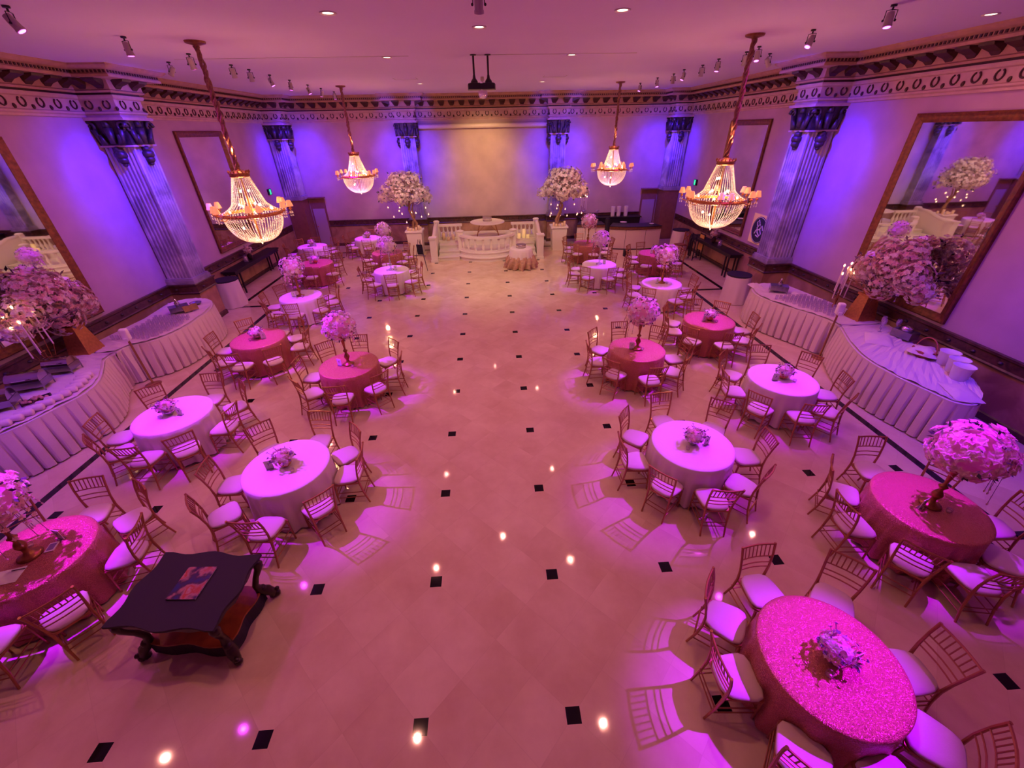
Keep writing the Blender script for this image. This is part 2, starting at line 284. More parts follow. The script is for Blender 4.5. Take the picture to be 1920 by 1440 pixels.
    def mesh(s, name, mats, smooth=False):
        me = bpy.data.meshes.new(name); me.from_pydata(s.v, [], s.f)
        if not isinstance(mats, (list, tuple)): mats = [mats]
        for mt in mats: me.materials.append(M[mt] if isinstance(mt, str) else mt)
        if len(mats) > 1: me.polygons.foreach_set('material_index', s.m)
        if smooth: me.polygons.foreach_set('use_smooth', [True] * len(s.f))
        me.update(); return me
    def build(s, name, mats, parent=None, smooth=False, loc=None, rz=0):
        o = bpy.data.objects.new(name, s.mesh(name, mats, smooth)); COL.objects.link(o)
        if parent is not None: o.parent = parent
        if loc is not None: o.location = loc
        if rz: o.rotation_euler = (0, 0, rz)
        return o

KIDS = {}
def tag(o, label, cat, group=None):
    o['label'] = label; o['category'] = cat
    if group: o['group'] = group
    return o
def thing(name, label, cat, loc=(0, 0, 0), rz=0, group=None):
    o = bpy.data.objects.new(name, None); COL.objects.link(o); o.location = loc; o.rotation_euler = (0, 0, rz); o.empty_display_size = .1
    return tag(o, label, cat, group)
def struct(o): o['kind'] = 'structure'; return o
def dup(root, loc=None, rz=None, label=None, group=None, scale=None):
    def cp(o, par):
        c = o.copy(); COL.objects.link(c)
        if par is not None: c.parent = par
        for ch in [k for k in o.children]: cp(ch, c)
        return c
    r = cp(root, None)
    if loc is not None: r.location = loc
    if rz is not None: r.rotation_euler = (0, 0, rz)
    if label: r['label'] = label
    if group: r['group'] = group
    if scale: r.scale = (scale,) * 3
    return r

# ------------------------------------------------------------------ room shell
def slab(name, c, d, mt):
    return struct(MB().box(c, d).build(name, mt))
W, Dp = XR - XL, YB - YF
slab('floor', ((XL + XR) / 2, (YB + YF) / 2, -.1), (W + .4, Dp + .4, .2), 'floor').location = (0, 0, 0)
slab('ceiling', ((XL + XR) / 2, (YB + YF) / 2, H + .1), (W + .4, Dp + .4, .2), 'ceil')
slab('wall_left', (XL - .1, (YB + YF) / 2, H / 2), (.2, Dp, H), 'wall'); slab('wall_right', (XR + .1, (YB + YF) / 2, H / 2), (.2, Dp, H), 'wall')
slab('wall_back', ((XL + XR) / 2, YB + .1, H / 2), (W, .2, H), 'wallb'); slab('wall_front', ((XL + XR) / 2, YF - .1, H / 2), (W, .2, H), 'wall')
# ceiling joints and access panels
b = MB(); b.box((2.6, 9.85, H - .003), (3.6, .02, .006)); b.box((-3.2, 9.85, H - .003), (5.0, .012, .006)); b.box((.8, 4.9, H - .003), (9, .012, .006))
for cx in (-1.5, 3.2):
    for dx in (-.35, .35): b.box((cx + dx, 14.3, H - .003), (.02, .45, .006))
    b.box((cx, 14.5, H - .003), (.7, .015, .006))
struct(b.build('trim_6', 'body'))
SC = [(XL, XL + .8, 10.7, 11.5), (XR - .8, XR, 10.7, 11.5)]
BC = [(-3.06, -2.26), (3.92, 4.72)]
BD = .45
path = [(XL, YF), (XL, 10.7), (XL + .8, 10.7), (XL + .8, 11.5), (XL, 11.5), (XL, YB - .8), (XL + .8, YB - .8), (XL + .8, YB)]
for a, c in BC: path += [(a, YB), (a, YB - BD), (c, YB - BD), (c, YB)]
path += [(XR - .8, YB), (XR - .8, YB - .8), (XR, YB - .8), (XR, 11.5), (XR - .8, 11.5), (XR - .8, 10.7), (XR, 10.7), (XR, YF)]
PROF = [(0, 5.28), (.05, 5.28), (.05, 5.33), (.09, 5.36), (.09, 5.40), (.05, 5.42), (.05, 5.68), (.10, 5.70), (.12, 5.74), (.12, 5.78)]
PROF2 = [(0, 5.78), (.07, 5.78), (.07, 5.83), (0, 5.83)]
ZC = lambda z: H - (H - z) * .875
PROF3 = [(0, 5.83), (.13, 5.83), (.17, 5.87), (.14, 5.90), (.14, 6.10), (.19, 6.12), (.48, 6.13), (.48, 6.19), (.45, 6.20), (.45, 6.28), (.53, 6.31), (.60, 6.36), (.60, H), (0, H)]
PROF, PROF2, PROF3 = [[(q_, ZC(z_)) for q_, z_ in P_] for P_ in (PROF, PROF2, PROF3)]
ct = struct(MB().sweep(path, PROF, side=-1).build('trim_1', 'corn'))
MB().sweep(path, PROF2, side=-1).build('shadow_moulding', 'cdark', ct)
MB().sweep(path, PROF3, side=-1).build('crown', 'crown', ct)
def along(out, step, mz):
    for i in range(len(path) - 1):
        a, c = Vector(path[i]), Vector(path[i + 1]); d = c - a; L = d.length; d.normalize(); nr = Vector((d.y, -d.x))
        def turn(j):  # +1 convex (toward room), -1 concave
            if j <= 0 or j >= len(path) - 1: return 0
            u = Vector(path[j]) - Vector(path[j - 1]); v = Vector(path[j + 1]) - Vector(path[j]); return 1 if u.x * v.y - u.y * v.x > 0 else -1
        s0 = -out * turn(i) + 0 if turn(i) else 0; s1 = L + out * turn(i + 1) if turn(i + 1) else L
        s0 = 0 - out * turn(i); s1 = L + out * turn(i + 1)
        ln = s1 - s0
        if ln < mz: continue
        n = max(1, int(round(ln / step)))
        for k in range(n):
            q = a + d * (s0 + ln * (k + .5) / n) + nr * out
            if q.y < 2.5: continue
            yield q, d, nr
rg = MB(); dn = MB(); md = MB()
for q, d, nr in along(.05, .42, .3):
    pts = []
    for t in range(13):
        an = 2 * PI * (t / 12) * .86 + PI * .64
        pts.append((q.x + d.x * .075 * math.cos(an) + nr.x * .012, q.y + d.y * .075 * math.cos(an) + nr.y * .012, ZC(5.565) + .082 * math.sin(an)))
    rg.tube(pts, .017, 5)
    e = q + d * .21; rg.sphere((e.x + nr.x * .01, e.y + nr.y * .01, ZC(5.47)), .036, 6, 4, 1.3)
for q, d, nr in along(.14, .44, .3):
    Rm = Matrix(((d.x, nr.x, 0), (d.y, nr.y, 0), (0, 0, 1)))
    vs = [Rm @ Vector((v[0], v[1], ZC(v[2]))) + Vector((q.x, q.y, 0)) for v in [(-.07, 0, 5.91), (.07, 0, 5.91), (.11, .05, 5.98), (-.11, .05, 5.98), (.14, .26, 6.07), (-.14, .26, 6.07), (.14, .28, 6.12), (-.14, .28, 6.12), (.14, 0, 6.12), (-.14, 0, 6.12), (.11, 0, 5.98), (-.11, 0, 5.98)]]
    md.add(vs, [(0, 1, 2, 3), (3, 2, 4, 5), (5, 4, 6, 7), (1, 10, 2), (2, 10, 8, 4), (8, 6, 4), (0, 3, 11), (3, 5, 9, 11), (9, 5, 7)])
for q, d, nr in along(.45, .085, .2):
    dn.box((q.x + nr.x * .01, q.y + nr.y * .01, ZC(6.245)), (.04 if abs(d.x) > .5 else .02, .04 if abs(d.y) > .5 else .02, .05))
rg.build('ring_relief', 'cdark', ct); md.build('modillion_row', 'cdark', ct); dn.build('dentil_row', 'cdark', ct)
# lower wall: wainscot, dado rail, baseboard, split around the corner doors
pL = path[:6] + [(XL, YB - .81)]
pB = [(-7.2, YB)] + path[8:16] + [(8.78, YB)]
pR = [(XR, YB - .81)] + path[-6:]
for k, pp in enumerate((pL, pB, pR)):
    side = ('left', 'back', 'right')[k]
    struct(MB().sweep(pp, [(0, .0), (.03, .0), (.03, .98), (0, .98)], side=-1).build('trim_%d' % (7 + k), 'wains'))
    struct(MB().sweep(pp, [(.03, .0), (.06, .0), (.06, .13), (.03, .15)], side=-1).build('baseboard_%s' % side, 'dado'))
    dd = struct(MB().sweep(pp, [(0, .97), (.055, .97), (.075, 1.0), (.055, 1.03), (.055, 1.19), (.085, 1.22), (.085, 1.26), (0, 1.26)], side=-1).build('trim_%d' % (k + 2), 'dado'))
    bo = MB()
    for i in range(len(pp) - 1):
        a, c = Vector(pp[i]), Vector(pp[i + 1]); d = c - a; L_ = d.length; d.normalize(); nr = Vector((d.y, -d.x))
        for j in range(int(L_ / .5)):
            q = a + d * (.25 + j * .5) + nr * .055
            if q.y > 2.5: bo.sphere((q.x, q.y, 1.11), .05, 8, 4, .7)
    bo.build('rosette_row', 'bronze', dd, True)
# floor border line
b = MB(); t = .13
def strip(x0, y0, x1, y1): b.box(((x0 + x1) / 2, (y0 + y1) / 2, .002), (abs(x1 - x0) + t, abs(y1 - y0) + t, .004))
for s_, xi, xo, xw in ((-1, -6.55, -7.8, XL), (1, 8.07, 9.2, XR)):
    strip(xi, 1.65, xi, 12.05); strip(xi, 12.05, xo, 12.05); strip(xo, 12.05, xo, 19.17); strip(xi, 1.65, xw, 1.65)
strip(-7.8, 19.17, 9.2, 19.17)
struct(b.build('trim_5', 'band'))
# corner doors
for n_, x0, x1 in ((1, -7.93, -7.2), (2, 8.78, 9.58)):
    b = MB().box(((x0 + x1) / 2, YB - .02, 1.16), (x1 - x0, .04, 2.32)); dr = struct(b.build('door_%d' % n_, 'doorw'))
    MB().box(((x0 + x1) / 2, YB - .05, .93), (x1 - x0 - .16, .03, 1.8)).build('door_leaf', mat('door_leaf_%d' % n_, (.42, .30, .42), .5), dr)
    MB().box(((x0 + x1) / 2, YB - .09, 2.34), (x1 - x0 + .1, .18, .05)).build('door_header', 'doorw', dr)
    MB().sphere((x0 + .14, YB - .09, 1.0), .035, 8, 5).build('door_handle', 'gold', dr, True)

# ------------------------------------------------------------------ columns
def column(label, cx, cy, w, d, faces, z0=1.26):
    t = thing('fluted_column', label, 'column', (cx, cy, 0), 0, 'marble columns along the walls')
    # faces: which sides show, of '-y','+x','-x','+y'
    poly = []; hw, hd = w / 2 - .05, d / 2 - .05
    def side(a, b_, nrm, on):
        a, b_, nrm = Vector(a), Vector(b_), Vector(nrm); poly.append(tuple(a))
        if on:
            for k in range(6):
                for u, dep in ((.10, 0), (.30, .028), (.70, .028), (.90, 0)):
                    f = .07 + .86 * (k + u) / 6; q = a + (b_ - a) * f - nrm * dep; poly.append(tuple(q))
    side((-hw, -hd), (hw, -hd), (0, -1), '-y' in faces); side((hw, -hd), (hw, hd), (1, 0), '+x' in faces)
    side((hw, hd), (-hw, hd), (0, 1), '+y' in faces); side((-hw, hd), (-hw, -hd), (-1, 0), '-x' in faces)
    MB().prism(poly, z0, 4.78).build('shaft', 'colm', t)
    if z0 > 1.5: MB().box((0, 0, z0 / 2), (w - .04, d - .04, z0)).build('pedestal', 'doorw', t)
    bs = MB().box((0, 0, z0 + .05), (w + .04, d + .04, .12)); bs.box((0, 0, z0 + .13), (w, d, .06)); bs.build('base', 'colm', t)
    cp = MB()
    cp.box((0, 0, 5.09), (w * .98, d * .98, .52), taper=1.08); cpo = cp.build('capital', 'bronze', t)
    MB().box((0, 0, 4.81), (w + .05, d + .05, .04)).build('astragal', 'corn', cpo)
    MB().box((0, 0, 5.385), (w + .26, d + .26, .065)).build('abacus', 'corn', cpo)
    v = MB(); lf = MB()
    for f in faces:
        nx, ny = {'-y': (0, -1), '+y': (0, 1), '+x': (1, 0), '-x': (-1, 0)}[f]; tx, ty = -ny, nx; dist = (d if nx == 0 else w) / 2; half = (w if nx == 0 else d) / 2
        for s_ in (-1, 1):   # scrolls at the corners
            c = Vector((nx * (dist + .06) + tx * s_ * half * .92, ny * (dist + .06) + ty * s_ * half * .92, 5.21))
            pts = []
            for k in range(15):
                an = k * .62; r = .135 * (1 - k / 16); pts.append(c + Vector((tx * r * math.cos(an) * s_, ty * r * math.cos(an) * s_, r * math.sin(an))))
            v.tube(pts, [.045 * (1 - k / 22) for k in range(15)], 6)
            v.tube([c + Vector((-tx * s_ * .05, -ty * s_ * .05, -.05)), c + Vector((-tx * s_ * .12, -ty * s_ * .12, -.36))], [.07, .04], 6)
        c = Vector((nx * (dist + .04), ny * (dist + .04), 0))
        v.sphere(c + Vector((0, 0, 5.27)), .085, 8, 6, 1.2); v.tube([c + Vector((0, 0, 5.2)), c + Vector((0, 0, 4.86))], [.11, .07], 7)
        for s_ in (-.5, .5): v.tube([c + Vector((tx * s_ * half, ty * s_ * half, 4.85)), c + Vector((tx * s_ * half * 1.1, ty * s_ * half * 1.1, 5.06)) + Vector((nx, ny, 0)) * .05], [.09, .03], 6)
        # hanging leaf below the capital
        for (zz, r) in ((4.73, .11), (4.62, .15), (4.50, .12), (4.40, .06)):
            lf.sphere(c + Vector((-nx * .05, -ny * .05, zz)), r, 8, 5, .8)
    v.build('scroll', 'bronze', cpo, True); lf.build('leaf_pendant', 'bronze', t, True)
    return t
column('marble column on the left side wall between the two mirrors', XL + .4, 11.1, .8, .8, ('-y', '+x', '+y'))
column('marble column on the right side wall beside the banner', XR - .4, 11.1, .8, .8, ('-y', '-x', '+y'))
column('corner column above the brown door at back left', XL + .4, YB - .4, .8, .8, ('-y', '+x'), 2.33)
column('corner column above the brown door at back right', XR - .4, YB - .4, .8, .8, ('-y', '-x'), 2.33)
column('back wall column behind the left blossom tree', -2.66, YB - BD / 2, .8, BD, ('-y', '+x', '-x'))
column('back wall column behind the right blossom tree', 4.32, YB - BD / 2, .8, BD, ('-y', '+x', '-x'))

# ------------------------------------------------------------------ mirrors, signs, screen case
def mirror(label, side, y0, y1, z0, z1, fw=.17):
    x = XL if side < 0 else XR; t = thing('wall_mirror', label, 'mirror', (x, (y0 + y1) / 2, (z0 + z1) / 2), 0, 'tall framed wall mirrors')
    hy, hz = (y1 - y0) / 2, (z1 - z0) / 2; s_ = -side
    f = MB(); prof = [(0, 0), (0, .06), (.03, .085), (.07, .06), (.11, .05), (.15, .03), (.17, .02), (.17, 0)]
    def cor(r): return [(-hy + r, -hz + r), (hy - r, -hz + r), (hy - r, hz - r), (-hy + r, hz - r)]
    vs = []; fs = []
    for o_, h_ in prof: vs += [(s_ * (h_ + .005), a, c) for a, c in cor(o_ * fw / .17)]
    for i in range(len(prof) - 1):
        for k in range(4): fs.append((i * 4 + k, i * 4 + (k + 1) % 4, (i + 1) * 4 + (k + 1) % 4, (i + 1) * 4 + k))
    f.add(vs, fs).build('frame', 'frame', t)
    g = fw - .01; MB().box((s_ * .012, 0, 0), (.012, 2 * (hy - g), 2 * (hz - g))).build('mirror_pane', 'mirror', t)
mirror('gilt-framed mirror behind the left buffet flowers', -1, 5.72, 8.35, 1.36, 5.05)
mirror('gilt-framed mirror behind the right buffet flowers', 1, 5.72, 8.43, 1.34, 5.12)
mirror('brown-framed mirror above the left black console table', -1, 13.68, 16.3, 1.42, 5.14)
mirror('brown-framed mirror above the right black console table', 1, 13.72, 16.3, 1.42, 5.14)
def exit_sign(label, x, y, z):
    s_ = 1 if x < 0 else -1; t = thing('exit_sign', label, 'exit sign', (x + s_ * .03, y, z))
    MB().box((0, 0, 0), (.05, .30, .24)).build('housing', 'ink', t)
    fc = MB().box((s_ * .028, .02, 0), (.008, .13, .2)).build('lit_panel', 'exit', t)
    l = MB(); zz = 0; strokes = {'E': [(0, 0, 0, 1), (0, 0, 1, 0), (0, .5, .8, .5), (0, 1, 1, 1)], 'X': [(0, 0, 1, 1), (0, 1, 1, 0)], 'I': [(.5, 0, .5, 1)], 'T': [(.5, 0, .5, 1), (0, 1, 1, 1)]}
    for i, chh in enumerate('EXIT'):
        y0 = (-.042 + i * .0285) * (-s_) * -1
        for a, c, d_, e in strokes[chh]:
            l.bar((s_ * .034, y0 * s_ + (a - .5) * .018 * s_, (c - .5) * .07), (s_ * .034, y0 * s_ + (d_ - .5) * .018 * s_, (e - .5) * .07), .004)
    l.build('lettering', 'paper', fc)
exit_sign('green exit sign high on the left side wall', XL, 18.6, 2.86)
exit_sign('green exit sign high on the right side wall', XR, 18.3, 2.82)
t = thing('wall_banner', 'cream banner with navy round emblem on the right wall', 'banner', (XR - .02, 12.75, 1.86))
MB().box((0, 0, 0), (.02, 1.0, .96)).build('banner_sheet', 'yellow', t)
rx = Matrix.Rotation(PI / 2, 3, 'Y')
em = MB().lathe([(.44, -.004), (.44, .004)], (-.016, 0, -.02), 40, True, rx).build('emblem_disc', 'navy', t)
g = MB(); g.tube([(-.024, .41 * math.cos(k / 20 * PI), .41 * math.sin(k / 20 * PI) - .02) for k in range(41)], .008, 5, False)
for pts in ([(-.1, -.2), (.05, -.1), (.12, .05), (0, .18), (-.1, .1), (0, 0), (.14, -.04), (.2, -.16)], [(-.22, .0), (-.14, .14), (-.05, .02), (-.16, -.12), (-.06, -.24), (.1, -.2)], [(.02, .2), (.1, .3), (.18, .22), (.12, .1)]):
    g.tube([(-.024, a, c) for a, c in pts], .02, 6)
g.build('monogram', 'paper', em)
tag(MB().tube([(-2.12, YB - .12, 5.19), (3.8, YB - .12, 5.19)], .095, 14).build('projection_screen_case', 'roll', smooth=False), 'long pale rolled projection screen case under the back cornice', 'projection screen')

# ------------------------------------------------------------------ round tables
DESC = dict(R5='front right sequined table', R4='gold table at the right photo edge', R3='nearest right white table', R2='white table beside the right buffet', R1='gold table just right of the aisle',
 R0='gold table under the front right chandelier', Q3='right white table nearest the stage', Q2='middle white table at the right', Q1='gold table in front of the bar', Q0='gold table beside the right console',
 L5='gold table at the left photo edge', L4='nearest left white table', L3='white table beside the left buffet', L2='gold table just left of the aisle', L1='gold table under the front left chandelier',
 K3='middle white table at the left', K2='left white table nearest the stage', K1='gold table beside the left console', K0='white table in the back left corner', J0='white table against the back wall', J1='gold table beside the easel')
WHITE = ('R3', 'R2', 'Q3', 'Q2', 'L4', 'L3', 'K3', 'K2', 'K0', 'J0')
def cloth_mesh(n_f, seed):
    rnd = random.Random(seed); n = 128; b = MB(); ph = [rnd.uniform(0, 6.28) for _ in range(4)]
    rings = [(0.0, .768), (.30, .768), (.56, .768), (.600, .766), (.612, .755)]; vs = []
    allr = rings + [None] * 8
    for i, rr in enumerate(allr):
        for k in range(n):
            th = 2 * PI * k / n
            if rr: r, z = rr
            else:
                f = (i - len(rings) + 1) / 8; z = .755 - f * (.755 - .035)
                wv = math.sin(n_f * th + ph[0] + .5 * math.sin(3 * th + ph[1])) * .6 + math.sin((n_f * 2 - 3) * th + ph[2]) * .4
                r = .612 + .022 * f + f ** .8 * .042 * wv
            vs.append((r * math.cos(th), r * math.sin(th), z))
    fs = [((i) * n + k, i * n + (k + 1) % n, (i + 1) * n + (k + 1) % n, (i + 1) * n + k) for i in range(len(allr) - 1) for k in range(n)]
    fs = [f[::-1] for f in fs]
    return b.add(vs, fs)
cw = [cloth_mesh(17, 1).mesh('white_tablecloth', 'white', True), cloth_mesh(15, 2).mesh('white_tablecloth', 'white', True)]
cg = [cloth_mesh(14, 3).mesh('sequin_tablecloth', 'seq', True), cloth_mesh(16, 4).mesh('sequin_tablecloth', 'seq', True)]
leg_me = MB().tube([(.38, 0, .0), (.38, 0, .72)], .016, 6).tube([(-.38, 0, .0), (-.38, 0, .72)], .016, 6).bar((-.38, 0, .3), (.38, 0, .3), .02).mesh('folding_legs', 'steel')
top_me = MB().lathe([(.59, .735), (.59, .762)], n=40).mesh('tabletop', 'wood')
for i, (k, (x, y)) in enumerate(TABLES.items()):
    wh = k in WHITE
    t = thing('banquet_table', 'round ' + DESC[k].replace('sequined table', 'gold sequined table') + (', draped in white cloth' if wh else ', draped in shimmering cloth'), 'table', (x, y, 0), i * .7, 'round tables draped to the floor')
    for nm, me in (('tablecloth', (cw if wh else cg)[i % 2]), ('tabletop', top_me)):
        o = bpy.data.objects.new(nm, me); COL.objects.link(o); o.parent = t

# ------------------------------------------------------------------ ballroom chairs
def chair():
    t = thing('ballroom_chair', 'x', 'chair', (0, 0, 0), 0, 'gold chairs around the round tables')
    # local +y faces the table; origin under the seat centre
    fr = MB(); z = .435
    sp = [(-.17, -.19), (.17, -.19), (.205, .15), (.17, .19), (-.17, .19), (-.205, .15)]
    fr.prism(sp, .415, .445); fr.build('seat_frame', 'chair', t)
    c = MB(); vs = []; fs = []; rings = [(1.0, .447), (1.03, .46), (1.02, .478), (.94, .490), (.6, .497), (0, .499)]
    out = []
    for k in range(24):
        th = 2 * PI * k / 24; cx_, sy_ = math.cos(th), math.sin(th); p_ = 4.0
        r = (abs(cx_) ** p_ + abs(sy_) ** p_) ** (-1 / p_); px, py = r * cx_ * .19, r * sy_ * .19
        px *= 1 + .13 * (py / .19); out.append((px, py))
    for q, zz in rings: vs += [(a * q, b_ * q, zz) for a, b_ in out]
    for i in range(len(rings) - 1):
        for k in range(24): fs.append((i * 24 + k, i * 24 + (k + 1) % 24, (i + 1) * 24 + (k + 1) % 24, (i + 1) * 24 + k))
    c.add(vs, fs).build('seat_cushion', 'cush', t, True)
    for s_ in (-1, 1):
        MB().tube([(s_ * .175, .20, 0), (s_ * .180, .175, .42)], [.012, .016], 7).build('leg', 'chair', t)
        MB().tube([(s_ * .165, -.27, 0), (s_ * .165, -.215, .22), (s_ * .165, -.19, .43), (s_ * .178, -.195, .60), (s_ * .192, -.225, .78), (s_ * .20, -.265, .93)], [.012, .014, .017, .014, .0135, .015], 7).build('leg', 'chair', t)
    bk = MB()
    def rail(zz, yy, hw, r): bk.tube([(-hw, yy, zz), (-hw * .5, yy - .014, zz), (0, yy - .02, zz), (hw * .5, yy - .014, zz), (hw, yy, zz)], r, 6)
    rail(.915, -.262, .20, .0125); rail(.755, -.222, .19, .008); rail(.67, -.205, .184, .008); rail(.60, -.197, .178, .008)
    for k in range(7):
        x_ = -.15 + k * .05; bk.tube([(x_ * .96, -.222 - .018 * (1 - (x_ / .2) ** 2), .755), (x_, -.262 - .018 * (1 - (x_ / .2) ** 2), .915)], .0065, 5)
    bk.build('backrest', 'chair', t)
    st = MB()
    for s_ in (-1, 1):
        for zz in (.14, .24): st.tube([(s_ * .177, .19, zz), (s_ * .166, -.235 + (zz - .14) * .2, zz)], .0075, 5)
    for zz in (.17, .25): st.tube([(-.177, .19, zz), (.177, .19, zz)], .0075, 5); st.tube([(-.165, -.23, zz), (.165, -.23, zz)], .0075, 5)
    st.build('stretcher', 'chair', t)
    return t
POS = {0: 'right', 45: 'far right', 90: 'far', 135: 'far left', 180: 'left', 225: 'near left', 270: 'near', 315: 'near right'}
proto = chair(); first = True
rc = random.Random(11)
EXACT = dict(
 R5=[(46, .93), (94, .84), (139, .84), (178, .80), (226, .80), (273, .80), (319, .84), (358, .87)],
 R4=[(82, .92), (140, .82), (181, .90), (222, .83), (264, .83), (308, .80), (350, .88), (36, .9)],
 R3=[(43, 1.0), (92, .95), (140, .89), (180, .87), (224, .80), (269, .85), (310, .82), (358, .93)],
 R2=[(174, .86), (218, .88), (264, .84), (304, .86), (348, .84), (32, .92), (80, .9), (130, .92)],
 L4=[(4, .84), (38, .84), (84, .9), (132, .92), (182, .88), (222, .93), (270, .90), (316, .82)],
 L3=[(40, .90), (194, .9), (228, .87), (268, .84), (308, .82), (355, .84), (86, .9), (140, .9)])
SKIP = {('K1', 0), ('Q0', 45)}
for k, (x, y) in TABLES.items():
    lst = EXACT.get(k) or [(a + rc.uniform(-5, 5) + (0 if k in ('R1', 'R0', 'L1', 'L2') else 8), .85 + rc.uniform(-.02, .06)) for a in range(0, 360, 45)]
    for a, r in lst:
        near = min(POS, key=lambda q: abs((a - q + 180) % 360 - 180))
        if (k, near) in SKIP: continue
        loc = (x + r * math.cos(math.radians(a)), y + r * math.sin(math.radians(a)), 0)
        rz = math.radians(a + 90 + rc.uniform(-5, 5))
        lb = 'gold cushioned chair, %s side of the %s' % (POS[near], DESC[k])
        if first: proto.location = loc; proto.rotation_euler = (0, 0, rz); proto['label'] = lb; first = False
        else: dup(proto, loc, rz, lb)

# ------------------------------------------------------------------ flowers and centrepieces
def bloom(b, c, nrm, r, rnd, petals=5):
    nrm = nrm.normalized(); q = nrm.to_track_quat('Z', 'Y').to_matrix(); ph = rnd.uniform(0, 6)
    for ring, (rr, lift, n) in enumerate(((1.0, .10, petals), (.6, .35, petals - 1))):
        for k in range(n):
            a = ph + ring * .6 + 2 * PI * k / n; w_ = PI / n * 1.05; R_ = r * rr * rnd.uniform(.85, 1.1)
            p0 = Vector((0, 0, 0)); p1 = Vector((math.cos(a - w_) * R_ * .62, math.sin(a - w_) * R_ * .62, R_ * (lift + .12))); p2 = Vector((math.cos(a) * R_, math.sin(a) * R_, R_ * lift * 1.4)); p3 = Vector((math.cos(a + w_) * R_ * .62, math.sin(a + w_) * R_ * .62, R_ * (lift + .12)))
            b.add([q @ v + c for v in (p0, p1, p2, p3)], [(0, 1, 2), (0, 2, 3)])
def leafq(b, c, d, l, w_, rnd):
    d = d.normalized(); s_ = d.cross(Vector((rnd.uniform(-1, 1), rnd.uniform(-1, 1), rnd.uniform(-1, 1)))).normalized()
    b.add([c, c + d * l * .45 + s_ * w_, c + d * l, c + d * l * .45 - s_ * w_], [(0, 1, 2, 3)])
def flower_ball(center, rad, n, size, seed, parent, mats=('petal', 'petalp'), leafm='leaf', nleaf=40, low=-1.0, squash=.85, core=True):
    rnd = random.Random(seed); b = MB(); lf = MB(); c0 = Vector(center)
    if core: b.mi = 1; b.sphere(c0, rad * .72, 10, 7, squash)
    i = 0
    while i < n:
        v = Vector((rnd.gauss(0, 1), rnd.gauss(0, 1), rnd.gauss(0, 1))).normalized()
        if v.z < low: continue
        i += 1; k = rnd.uniform(.80, 1.04); p_ = c0 + Vector((v.x * rad * k, v.y * rad * k, v.z * rad * k * squash)); b.mi = 0 if rnd.random() < .72 else 1
        bloom(b, p_, v + Vector((rnd.uniform(-.3, .3), rnd.uniform(-.3, .3), rnd.uniform(-.1, .4))), size * rnd.uniform(.7, 1.25), rnd)
    for i in range(nleaf):
        v = Vector((rnd.gauss(0, 1), rnd.gauss(0, 1), rnd.gauss(0, 1))).normalized()
        if v.z < low: continue
        leafq(lf, c0 + Vector((v.x, v.y, v.z * squash)) * rad * .9, v + Vector((rnd.uniform(-.6, .6), rnd.uniform(-.6, .6), rnd.uniform(-.5, .5))), size * 1.25, size * .32, rnd)
    return b, lf
def put_ball(parent, *a, mats=('petal', 'petalp'), leafm='leaf', **kw):
    b, lf = flower_ball(*a, parent, **kw); b.build('blossoms', list(mats), parent); lf.build('foliage', leafm, parent)
BALUSTER = [(.11, 0), (.12, .015), (.085, .03), (.05, .05), (.03, .08), (.028, .12), (.045, .15), (.06, .19), (.045, .23), (.022, .27), (.03, .30), (.05, .33), (.03, .35), (.018, .38), (.024, .44), (.032, .52), (.045, .60), (.075, .64)]
def tall(kind, seed):
    t = thing('flower_centrepiece', 'x', 'flower arrangement', (0, 0, 0), 0, 'tall flower centrepieces on the round tables')
    MB().lathe(BALUSTER, n=14).build('vase_stem', 'agold' if kind != 2 else 'glass', t, True)
    rad = {0: .38, 1: .34, 2: .32}[kind]
    put_ball(t, (0, 0, .66 + rad * .68), rad, {0: 230, 1: 170, 2: 150}[kind], {0: .062, 1: .054, 2: .052}[kind], seed, nleaf={0: 60, 1: 80, 2: 70}[kind], mats=(('petalc', 'petalp'), ('petal', 'petalp'), ('petalc', 'petal'))[kind], leafm=('leaf', 'leafp', 'leaf')[kind], squash=.9)
    rnd = random.Random(seed + 5); sp = MB(); bd = MB()
    for k in range(14):   # trailing sprays
        a = rnd.uniform(0, 6.28); r0 = rad * rnd.uniform(.75, 1.0); z = .66 + rad * .3; dr = rnd.uniform(.15, .42)
        pts = [Vector((r0 * math.cos(a) * (1 + .12 * u), r0 * math.sin(a) * (1 + .12 * u), z - dr * u)) for u in (0, .35, .7, 1)]
        sp.tube(pts, .003, 4); bd.octa(pts[-1], .013, .024); bd.octa(pts[2], .009, .015)
        if k % 2 == 0:
            for u in pts[:3]: bloom(bd, u, Vector((math.cos(a), math.sin(a), .2)), .035, rnd)
    sp.build('trailing_stem', 'leafp', t); bd.build('hanging_spray', 'petalp', t)['kind'] = 'stuff'
    return t
def low(kind, seed):
    t = thing('flower_bowl', 'x', 'flower arrangement', (0, 0, 0), 0, 'low flower bowls on the round tables')
    MB().lathe([(.045, 0), (.05, .01), (.085, .05), (.09, .09), (.075, .115)], n=16).build('bowl', ('silver', 'gold')[kind], t, True)
    put_ball(t, (0, 0, .18), .15, 70, .040, seed, nleaf=30, leafm='leafp', squash=.72)
    rnd = random.Random(seed); s_ = MB()
    for k in range(9):
        a = rnd.uniform(0, 6.28); e = Vector((math.cos(a) * .185, math.sin(a) * .185, .18 + rnd.uniform(0, .10))); s_.tube([(0, 0, .13), e], .003, 4); bloom(s_, e, e, .022, rnd)
    s_.build('sprig', 'leafp', t)
    return t
protos_t = [tall(0, 21), tall(1, 22), tall(2, 23)]; protos_l = [low(0, 31), low(1, 32)]
TALLT = dict(R4=0, R1=1, Q2=1, Q3=2, Q1=1, L5=0, L2=1, K3=1, K2=2, J1=2)
used = set(); ZT = .769
